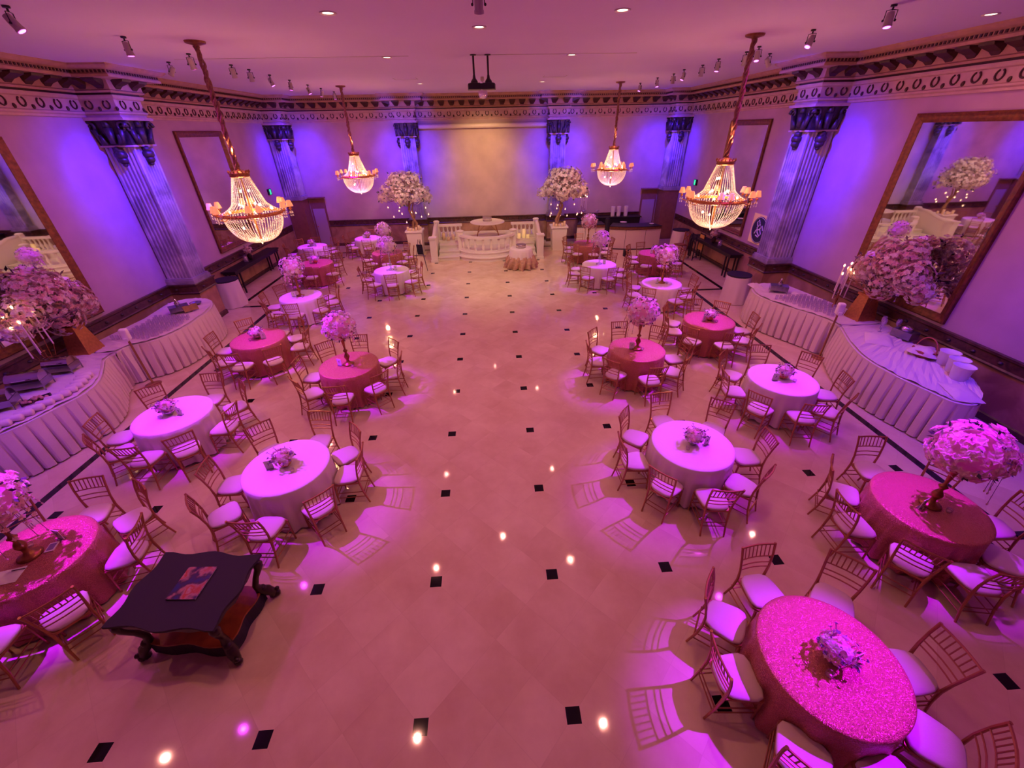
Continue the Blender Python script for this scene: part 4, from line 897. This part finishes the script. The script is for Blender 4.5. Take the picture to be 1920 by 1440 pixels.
for lb, x, y in (('white draped drum with black lid before the left column', -8.02, 12.25), ('white draped drum with black lid before the right column', 8.9, 10.85), ('white draped drum with black lid in the back right corner', 9.85, 17.7)):
    t = thing('draped_drum', lb, 'drum table', (x, y, 0), 0, 'white draped drums with black lids'); n = 48; vs = []
    for i in range(7):
        for k in range(n): th = 2 * PI * k / n; r = .36 + .012 * i * .6 + .004 * i * math.sin(th * 9 + i * .1); vs.append((r * math.cos(th), r * math.sin(th), .90 - i * .148))
    MB().add(vs, [(i * n + (k + 1) % n, i * n + k, (i + 1) * n + k, (i + 1) * n + (k + 1) % n) for i in range(6) for k in range(n)]).build('drape', 'white', t, True)
    MB().lathe([(.355, .86), (.37, .89), (.37, .915), (.35, .92)], n=36).build('lid', 'blackcloth', t)
t = thing('bar_chair', 'red-brown wooden high chair before the right console', 'high chair', (9.2, 16.1, 0), -1.4)
b = MB().box((0, 0, .62), (.40, .38, .04)); b.build('seat', 'rwood', t)
for sx_ in (-.17, .17): MB().bar((sx_, -.17, 0), (sx_ * .9, -.15, .62), .035).build('leg', 'rwood', t); MB().bar((sx_, .2, 0), (sx_, .28, 1.12), .035).build('leg', 'rwood', t)
b = MB().bar((-.18, .27, 1.1), (.18, .27, 1.1), .05, .03); b.bar((-.16, .24, .75), (.16, .26, 1.05), .03); b.bar((.16, .24, .75), (-.16, .26, 1.05), .03); b.build('backrest', 'rwood', t)
b = MB()
for zz in (.2, .38): b.bar((-.17, -.16, zz), (.17, -.16, zz), .025); b.bar((-.17, .2, zz), (.17, .2, zz), .025)
b.build('footrest', 'rwood', t)
t = thing('folding_stand', 'black folding director stand with yellow panel at right wall', 'folding chair', (9.88, 15.95, 0))
for sy_ in (-.2, .2):
    b = MB().bar((-.18, sy_, 0), (-.18, sy_, 1.08), .03); b.bar((.18, sy_, 0), (.18, sy_, 1.08), .03); b.build('side_frame', 'ink', t)
b = MB().bar((-.18, -.2, .1), (.18, .2, .1), .03); b.bar((-.18, -.2, 1.05), (-.18, .2, 1.05), .03); b.bar((.18, -.2, 1.05), (.18, .2, 1.05), .03); b.bar((-.19, -.2, .7), (-.19, .2, .95), .03); b.bar((-.19, .2, .7), (-.19, -.2, .95), .03); b.build('cross_brace', 'ink', t)
MB().box((.16, 0, .72), (.015, .36, .62)).build('yellow_panel', 'yel', t)
# ------------------------------------------------------------------ buffets
def smooth(pts, k=6):
    o = []; n = len(pts)
    for i in range(n - 1):
        p0, p1, p2, p3 = [Vector(pts[max(0, min(n - 1, j))]) for j in (i - 1, i, i + 1, i + 2)]
        for u in range(k):
            t = u / k; o.append(.5 * ((2 * p1) + (p2 - p0) * t + (2 * p0 - 5 * p1 + 4 * p2 - p3) * t * t + (-p0 + 3 * p1 - 3 * p2 + p3) * t ** 3))
    o.append(Vector(pts[-1])); return o
def buffet(label, fr, bk, seed):
    t = thing('buffet_table', label, 'buffet table', (0, 0, 0), 0, 'curved buffet tables with pleated skirts'); rnd = random.Random(seed)
    f = smooth(fr, 6); poly = [tuple(p) for p in f] + list(bk)
    MB().prism(poly, .86, .895).build('tabletop', 'white', t)
    # rumpled runner on top
    cx = sum(p[0] for p in poly) / len(poly); cy = sum(p[1] for p in poly) / len(poly)
    b = MB(); n = len(f); vs = []; m_ = 7; bk_ = smooth(list(bk)[::-1], max(2, (n - 1) // max(1, len(bk) - 1)))
    bl = [Vector(bk_[min(len(bk_) - 1, int(i * len(bk_) / n))]) for i in range(n)]
    for i in range(n):
        for j in range(m_):
            q = f[i].lerp(bl[i], .03 + .82 * j / (m_ - 1)); vs.append((q.x, q.y, .903 + .03 * rnd.random() + (.006 if j == 0 else 0)))
    fs = [(i * m_ + j, i * m_ + j + 1, (i + 1) * m_ + j + 1, (i + 1) * m_ + j) for i in range(n - 1) for j in range(m_ - 1)]
    zc = Vector((0, 0, 1)); b.add(vs, fs).build('runner', 'white', t)
    # pleated skirt following the front
    L = [0]
    for i in range(1, len(f)): L.append(L[-1] + (f[i] - f[i - 1]).length)
    tot = L[-1]; step = .02; N = int(tot / step); vs = []; fs = []; rows = 6; j = 0
    mid = Vector((cx, cy)); jit = [rnd.uniform(-.05, .05) for _ in range(200)]
    for a in range(N + 1):
        s_ = a * step
        while j < len(f) - 2 and L[j + 1] < s_: j += 1
        u = min(1, (s_ - L[j]) / max(1e-6, L[j + 1] - L[j])); p = f[j].lerp(f[j + 1], u); d = (f[j + 1] - f[j]).normalized(); nr = Vector((d.y, -d.x))
        if nr.dot(p - mid) < 0: nr = -nr
        per = .19; c_ = int(s_ / per); ph = (s_ / per) % 1.0
        for r in range(rows):
            z = .885 - (.885 - .03) * r / (rows - 1); dep = .006 + .05 * min(1, r / 3)
            w_ = 1 - math.exp(-((ph - .5 - jit[c_ % 200]) / .085) ** 2) * 1.7
            q = p + nr * (.012 + dep * w_ + .008 * r / rows); vs.append((q.x, q.y, z))
    for a in range(N):
        for r in range(rows - 1): fs.append((a * rows + r, (a + 1) * rows + r, (a + 1) * rows + r + 1, a * rows + r + 1))
    MB().add(vs, fs).build('pleated_skirt', 'skirt', t)
    return t
buffet('near left curved buffet with pleated cream skirt', [(-8.3, 3.0), (-7.9, 3.2), (-7.5, 3.65), (-7.15, 4.2), (-7.0, 4.7), (-6.88, 5.2), (-7.0, 5.7), (-7.34, 6.24), (-7.58, 6.6), (-7.62, 6.93)], [(-8.62, 6.93), (-8.62, 5.5), (-8.62, 4.2), (-8.6, 3.05)], 1)
buffet('far left curved buffet holding rows of glasses', [(-7.62, 6.97), (-7.56, 7.26), (-7.2, 7.5), (-6.98, 7.9), (-6.90, 8.4), (-6.92, 9.1), (-7.04, 9.7), (-7.38, 10.25), (-7.78, 10.42), (-8.25, 10.3)], [(-8.5, 10.0), (-8.4, 9.0), (-8.5, 8.0), (-8.6, 6.97)], 2)
buffet('near right curved buffet with pleated cream skirt', [(9.55, 4.0), (9.3, 3.7), (8.95, 3.5), (8.68, 3.62), (8.57, 4.0), (8.45, 4.5), (8.42, 5.0), (8.47, 5.4), (8.66, 5.92), (8.9, 6.4), (9.07, 6.73)], [(10.28, 6.73), (10.15, 6.2), (9.92, 5.6), (9.95, 4.8), (9.75, 4.3)], 3)
buffet('far right curved buffet holding rows of glasses', [(9.1, 6.77), (9.07, 7.12), (8.9, 7.6), (8.65, 8.05), (8.42, 8.6), (8.38, 9.1), (8.55, 9.55), (8.85, 9.82), (9.3, 9.9)], [(9.75, 9.6), (9.95, 8.5), (10.15, 7.4), (10.28, 6.77)], 4)
ZB = .918
# rows of glasses
gl = thing('drinking_glass', 'x', 'glass', (0, 0, 0), 0, 'rows of drinking glasses on the buffets')
MB().lathe([(.026, 0), (.030, .004), (.036, .11)], n=10, cap=False).build('tumbler', 'glassp', gl, True)
fst = True; rg2 = random.Random(5)
def glass_rows(pts_f, x_b, y0, y1, lb):
    global fst
    y = y0
    while y < y1:
        xf = min((abs(p.y - y), p.x) for p in pts_f)[1]; sg = -1 if xf < 0 else 1; nn = 8
        for i in range(nn):
            x = xf + sg * (.24 + i * .115) + (.05 if int((y - y0) / .115) % 2 else 0)
            if abs(x) > abs(x_b): continue
            if fst: gl.location = (x, y, ZB); gl['label'] = lb; fst = False
            else: dup(gl, (x, y, ZB), 0, lb)
        y += .135
glass_rows(smooth([(-7.56, 7.26), (-7.2, 7.5), (-6.98, 7.9), (-6.90, 8.4), (-6.92, 9.1)], 12), -8.25, 7.62, 8.95, 'clear glass in the rows on the far left buffet')
glass_rows(smooth([(9.07, 7.12), (8.9, 7.6), (8.65, 8.05), (8.42, 8.6)], 12), 9.75, 7.35, 8.62, 'clear glass in the rows on the far right buffet')
def chafer(lb, x, y, rz, sc=1.0, roll=True, grp='metal chafing dishes on the buffets'):
    t = thing('chafing_dish', lb, 'chafing dish', (x, y, ZB), rz, grp)
    b = MB().box((0, 0, .14), (.52 * sc, .34 * sc, .12)); b.build('water_pan', 'steel', t)
    for sx_ in (-1, 1):
        for sy_ in (-1, 1): MB().bar((sx_ * .25 * sc, sy_ * .16 * sc, 0), (sx_ * .25 * sc, sy_ * .16 * sc, .2), .015).build('leg', 'steel', t)
    if roll:
        vs = []; n = 12
        for k in range(n + 1):
            a = PI * k / n
            for xx in (-.25 * sc, .25 * sc): vs.append((xx, -.16 * sc * math.cos(a), .20 + .16 * sc * math.sin(a)))
        fs = [(2 * k, 2 * k + 1, 2 * k + 3, 2 * k + 2) for k in range(n)] + [tuple(2 * k for k in range(n + 1))[::-1], tuple(2 * k + 1 for k in range(n + 1))]
        lo = MB().add(vs, fs).build('roll_lid', 'silver', t, False); MB().tube([(-.1, -.17 * sc, .27), (-.1, -.21 * sc, .28), (.1, -.21 * sc, .28), (.1, -.17 * sc, .27)], .008, 6).build('lid_handle', 'chrome', lo)
    else: MB().lathe([(.05, .2), (.06, .28), (.02, .34), (.03, .38), (.0, .4)], n=14).build('urn_top', 'chrome', t, True)
chafer('roll-top chafing dish at the left edge of the near left buffet', -7.95, 4.75, .45); chafer('roll-top chafing dish in the middle of the near left buffet', -8.0, 5.45, .3); chafer('roll-top chafing dish nearest the left candelabra', -7.95, 6.08, .15, .9)
chafer('grey warming box near the end of the far left buffet', -7.6, 9.25, .7, .85, False); chafer('grey warming box near the end of the far right buffet', 9.05, 9.1, -.5, .85, False)
t = thing('sign_board', 'small tilted wooden sign beside the left warming box', 'sign', (-7.32, 9.28, ZB), .9); MB().box((0, 0, .12), (.34, .02, .16), R=Matrix.Rotation(-.5, 3, 'X')).build('board', 'rwood', t); MB().box((0, .05, .05), (.05, .02, .10)).build('prop', 'rwood', t)
t = thing('serving_dish', 'steel dish at the rounded end of the far left buffet', 'dish', (-7.55, 9.85, ZB)); MB().lathe([(.10, 0), (.14, .06), (.15, .07), (.12, .03)], n=18).build('dish_body', 'steel', t, True)
t = thing('food_tray', 'tray of small pastries between the near left chafing dishes', 'tray', (-7.55, 5.0, ZB), .9); MB().box((0, 0, .01), (.42, .26, .02)).build('tray_plate', 'silver', t)
b = MB(); rnd = random.Random(9)
for i in range(14): b.sphere((rnd.uniform(-.17, .17), rnd.uniform(-.09, .09), .04), .03, 7, 5)
b.build('pastries', 'toile', t)['kind'] = 'stuff'
# rolled napkins standing along the near left buffet front
nk = thing('rolled_napkin', 'x', 'napkin', (0, 0, 0), 0, 'white rolled napkins along the near left buffet'); MB().tube([(-.12, 0, .06), (-.10, 0, .06), (.10, 0, .06), (.12, 0, .06)], [.04, .06, .06, .04], 12).build('towel_roll', 'white', nk, True)
edge = smooth([(-7.42, 4.0), (-7.24, 4.4), (-7.12, 4.9), (-7.08, 5.35), (-7.25, 5.8)], 10); pts_ = edge[::3]
for i, p in enumerate(pts_):
    lb = 'white rolled napkin in the row along the near left buffet edge'
    if i == 0: nk.location = (p.x - .06, p.y, ZB); nk.rotation_euler = (0, 0, .3); nk['label'] = lb
    else: dup(nk, (p.x - .06, p.y, ZB), .3 + .03 * i, lb)
# gold vases with large arrangements before the mirrors
def big(lb, vb, x, y, seed, fc):
    t = thing('flower_vase', lb, 'flower arrangement', (x, y, ZB), .3, 'large arrangements in gold vases on the buffets')
    b = MB().box((0, 0, .29), (.44, .44, .58), taper=.60); b.box((0, 0, .60), (.32, .32, .05)); b.build('vase_body', 'gold', t); MB().lathe([(.10, .60), (.17, .68), (.19, .72)], n=18, cap=False).build('vase_rim', 'gold', t, True)
    s_ = 1 if x > 0 else -1; rnd = random.Random(seed); b = MB(); lf = MB(); fx, fy, fz = fc
    for j in range(12): lf.tube([(0, 0, .65), (fx * .5 + rnd.uniform(-.3, .3), fy * .5 + rnd.uniform(-.4, .4), .95), (fx + rnd.uniform(-.3, .3), fy + rnd.uniform(-.8, .8), fz + rnd.uniform(-.3, .3))], .012, 5)
    for (cx, cy, cz, q) in ((0, 0, .1, .48), (0, -.5, .05, .40), (0, .5, -.02, .40), (.02, -.2, .42, .36), (0, .25, .38, .34), (.05, -.75, -.18, .26), (.05, .8, -.2, .28), (.0, .1, -.3, .36)):
        c = Vector((fx + cx * s_, fy + cy, fz + cz))
        for j in range(int(420 * q)):
            v = Vector((rnd.gauss(0, 1), rnd.gauss(0, 1), rnd.gauss(0, 1))).normalized(); v.x *= .75; b.mi = 0 if rnd.random() < .6 else 1; bloom(b, c + v * q * rnd.uniform(.6, 1.1), v, rnd.uniform(.045, .08), rnd)
        for j in range(5):
            v = Vector((rnd.gauss(0, 1), rnd.gauss(0, 1), rnd.gauss(0, 1))).normalized(); leafq(lf, c + v * q * .9, v, .13, .03, rnd)
    b.build('blossoms', ['petal', 'petalp'], t); lf.build('foliage', 'leafp', t)
    d_ = MB()
    for j in range(8):
        yy = rnd.uniform(-.9, .9); z0 = fz - rnd.uniform(.25, .6); d_.tube([(fx, fy + yy, z0 + .35), (fx, fy + yy, z0)], .002, 3); d_.octa((fx, fy + yy, z0), .02, .03)
    d_.build('hanging_crystal', 'glassp', t)
    t.rotation_euler = (0, 0, 0)
big('large white flower arrangement in gold vase before the left mirror', None, -8.3, 7.05, 71, (-.02, -.15, 1.12)); big('large white flower arrangement in gold vase before the right mirror', None, 9.85, 7.12, 72, (.0, -.25, 1.2))
for i, (x, y, nm) in enumerate(((9.45, 4.30, 'front'), (9.62, 4.55, 'middle'), (9.72, 4.83, 'back'))):
    t = thing('ice_bucket', '%s white tub at the end of the right buffet' % nm, 'bucket', (x, y, ZB), 0, 'white tubs on the right buffet'); MB().lathe([(.12, 0), (.155, .26), (.165, .27), (.15, .262), (.14, .25)], n=26).build('tub', 'paper', t, True)
t = thing('wicker_basket', 'white lined basket with arched wicker handle on right buffet', 'basket', (9.62, 5.18, ZB)); MB().lathe([(.16, 0), (.21, .13), (.22, .14)], n=20).build('basket_body', 'wicker', t, True)
MB().tube([(0, .21 * math.cos(PI * k / 12), .13 + .26 * math.sin(PI * k / 12)) for k in range(13)], .012, 6).build('handle', 'wicker', t); 
b = MB(); n = 26
vs = [(0, 0, .18)] + [((.20 + .05 * math.sin(k * 5 * 2 * PI / n)) * math.cos(2 * PI * k / n), (.20 + .05 * math.sin(k * 5 * 2 * PI / n)) * math.sin(2 * PI * k / n), .15) for k in range(n)] + [((.25 + .04 * math.sin(k * 7)) * math.cos(2 * PI * k / n), (.25 + .04 * math.sin(k * 7)) * math.sin(2 * PI * k / n), .07) for k in range(n)]
b.add(vs, [(0, 1 + k, 1 + (k + 1) % n) for k in range(n)] + [(1 + k, 1 + n + k, 1 + n + (k + 1) % n, 1 + (k + 1) % n) for k in range(n)]).build('cloth_liner', 'white', t, True)
def crumple(lb, x, y, sx, sy, h, seed, name='crumpled_cloth'):
    rnd = random.Random(seed); n, m_ = 18, 14; vs = []
    for i in range(n):
        for j in range(m_):
            u, v = i / (n - 1) * 2 - 1, j / (m_ - 1) * 2 - 1; e = max(abs(u), abs(v)); z = h * (1 - e ** 3) * (.55 + .45 * rnd.random())
            vs.append((u * sx * (1 + .08 * rnd.random()), v * sy * (1 + .08 * rnd.random()), z + .004))
    o = MB().add(vs, [(i * m_ + j, (i + 1) * m_ + j, (i + 1) * m_ + j + 1, i * m_ + j + 1) for i in range(n - 1) for j in range(m_ - 1)]).build(name, 'white', None, True, (x, y, ZB), .3 * seed); return tag(o, lb, 'cloth')
crumple('folded white cloth pile beyond the wicker basket, right buffet', 9.35, 5.95, .30, .24, .09, 3); crumple('crumpled white cloth at the near end of the right buffet', 9.05, 3.85, .30, .2, .06, 4); crumple('white napkin pile at the far end of the right buffet', 8.72, 9.65, .17, .15, .09, 5); crumple('white napkin pile beside the right warming box', 9.45, 8.85, .14, .12, .09, 6)
t = thing('chafing_dish', 'blue-lit steel server behind the basket on right buffet', 'serving dish', (9.95, 6.0, ZB), .2); MB().box((0, 0, .10), (.26, .40, .16)).build('body', 'steel', t); MB().lathe([(.12, .18), (.10, .25), (.03, .29)], n=16).build('lid', 'chrome', t, True)
for i, (x, y) in enumerate(((9.72, 6.35), (9.85, 6.5), (10.02, 6.3))):
    t = thing('wine_glass', 'stemmed glass, %s of three by the right gold vase' % ('nearest', 'middle', 'farthest')[i], 'glass', (x, y, ZB), 0, 'stemmed glasses by the right gold vase'); MB().lathe([(.04, 0), (.006, .01), (.006, .13), (.045, .19), (.05, .24), (.04, .30)], n=14, cap=False).build('goblet', 'glassp', t, True)
for lb, x, y in (('automatic dispenser on a post before the left buffet', -7.1, 7.0), ('automatic dispenser on a post before the right buffet', 8.86, 6.85)):
    s_ = 1 if x < 0 else -1
    t = thing('dispenser_stand', lb, 'dispenser stand', (x - .15 * s_, y, 0), .35 * s_, 'post-mounted dispensers'); MB().lathe([(.16, 0), (.165, .01), (.12, .03), (.03, .05)], n=24).build('base', 'post', t, True)
    MB().tube([(0, 0, .03), (0, 0, 1.15)], .022, 10).build('post', 'post', t)
    hd_ = MB().box((0, 0, 1.30), (.15, .14, .28)).build('dispenser', 'paper', t); hd_.modifiers.new('bev', 'BEVEL').width = .04; hd_.modifiers['bev'].segments = 3
    MB().box((0, -.08, 1.2), (.07, .03, .07)).build('nozzle', 'paper', hd_)

# ------------------------------------------------------------------ carved table front left
t = thing('carved_coffee_table', 'dark carved wooden table with reddish lower shelf, front left', 'coffee table', (-2.60, 1.15, 0), -.10)
def serp(hx, hy, amp, n=14):
    o = []
    for (x0, y0, x1, y1, nx, ny) in ((-hx, -hy, hx, -hy, 0, -1), (hx, -hy, hx, hy, 1, 0), (hx, hy, -hx, hy, 0, 1), (-hx, hy, -hx, -hy, -1, 0)):
        for i in range(n):
            u = i / n; w_ = amp * (math.cos(u * 4 * PI) * .6 - .3 * math.cos(u * 2 * PI)); o.append((x0 + (x1 - x0) * u + nx * w_, y0 + (y1 - y0) * u + ny * w_))
    return o
b = MB().prism(serp(.58, .43, .034), .735, .765); b.prism(serp(.56, .41, .034), .715, .737); b.build('tabletop', 'blackcloth', t)
b = MB(); 
for (ax, ay, bx, by) in ((-.48, -.37, .48, -.37), (.50, -.35, .50, .35), (.48, .37, -.48, .37), (-.50, .35, -.50, -.35)):
    n = 12
    for i in range(n):
        u0, u1 = i / n, (i + 1) / n; d0_, d1_ = [.06 + .05 * math.sin(PI * u) ** 2 + .015 * math.sin(u * 18) for u in (u0, u1)]
        x0, y0, x1, y1 = ax + (bx - ax) * u0, ay + (by - ay) * u0, ax + (bx - ax) * u1, ay + (by - ay) * u1; nx, ny = (by - ay), -(bx - ax); l_ = math.hypot(nx, ny); nx, ny = nx / l_ * .02, ny / l_ * .02
        b.add([(x0 + nx, y0 + ny, .72), (x1 + nx, y1 + ny, .72), (x1 + nx, y1 + ny, .72 - d1_), (x0 + nx, y0 + ny, .72 - d0_), (x0 - nx, y0 - ny, .72), (x1 - nx, y1 - ny, .72), (x1 - nx, y1 - ny, .72 - d1_), (x0 - nx, y0 - ny, .72 - d0_)], [(0, 1, 2, 3), (7, 6, 5, 4), (3, 2, 6, 7)])
b.build('carved_apron', 'wood', t)
for sx_ in (-1, 1):
    for sy_ in (-1, 1):
        b = MB(); P = lambda ox, oy, z: (sx_ * (.47 + ox), sy_ * (.33 + oy), z)
        b.tube([P(.04, .04, .72), P(.06, .05, .66), P(.05, .04, .58), P(.0, .0, .46), P(-.03, -.03, .34), P(-.02, -.02, .25), P(.03, .02, .17), P(.06, .045, .10), P(.05, .04, .03)], [.035, .055, .044, .034, .036, .05, .062, .05, .045], 8)
        b.sphere(P(.085, .065, .045), .045, 8, 6); b.sphere(P(.0, .0, .24), .05, 8, 6); b.sphere(P(.075, .055, .62), .035, 8, 5); b.sphere(P(.10, .08, .11), .03, 7, 5); b.build('carved_leg', 'wood', t, True)
MB().prism(serp(.47, .34, -.022), .215, .24).build('lower_shelf', 'wood2', t); MB().prism(serp(.465, .335, -.022), .02, .215).build('plinth_panel', 'blackcloth', t)
t = thing('picture_book', 'glossy picture book lying on the dark carved table', 'book', (-2.57, 1.20, .7655), -.06); MB().box((0, 0, .009), (.31, .37, .016)).build('pages', 'paper', t); b = MB().box((0, 0, .0185), (.32, .38, .003)); b.box((-.16, 0, .009), (.004, .38, .02)); b.build('cover', 'cover', t)
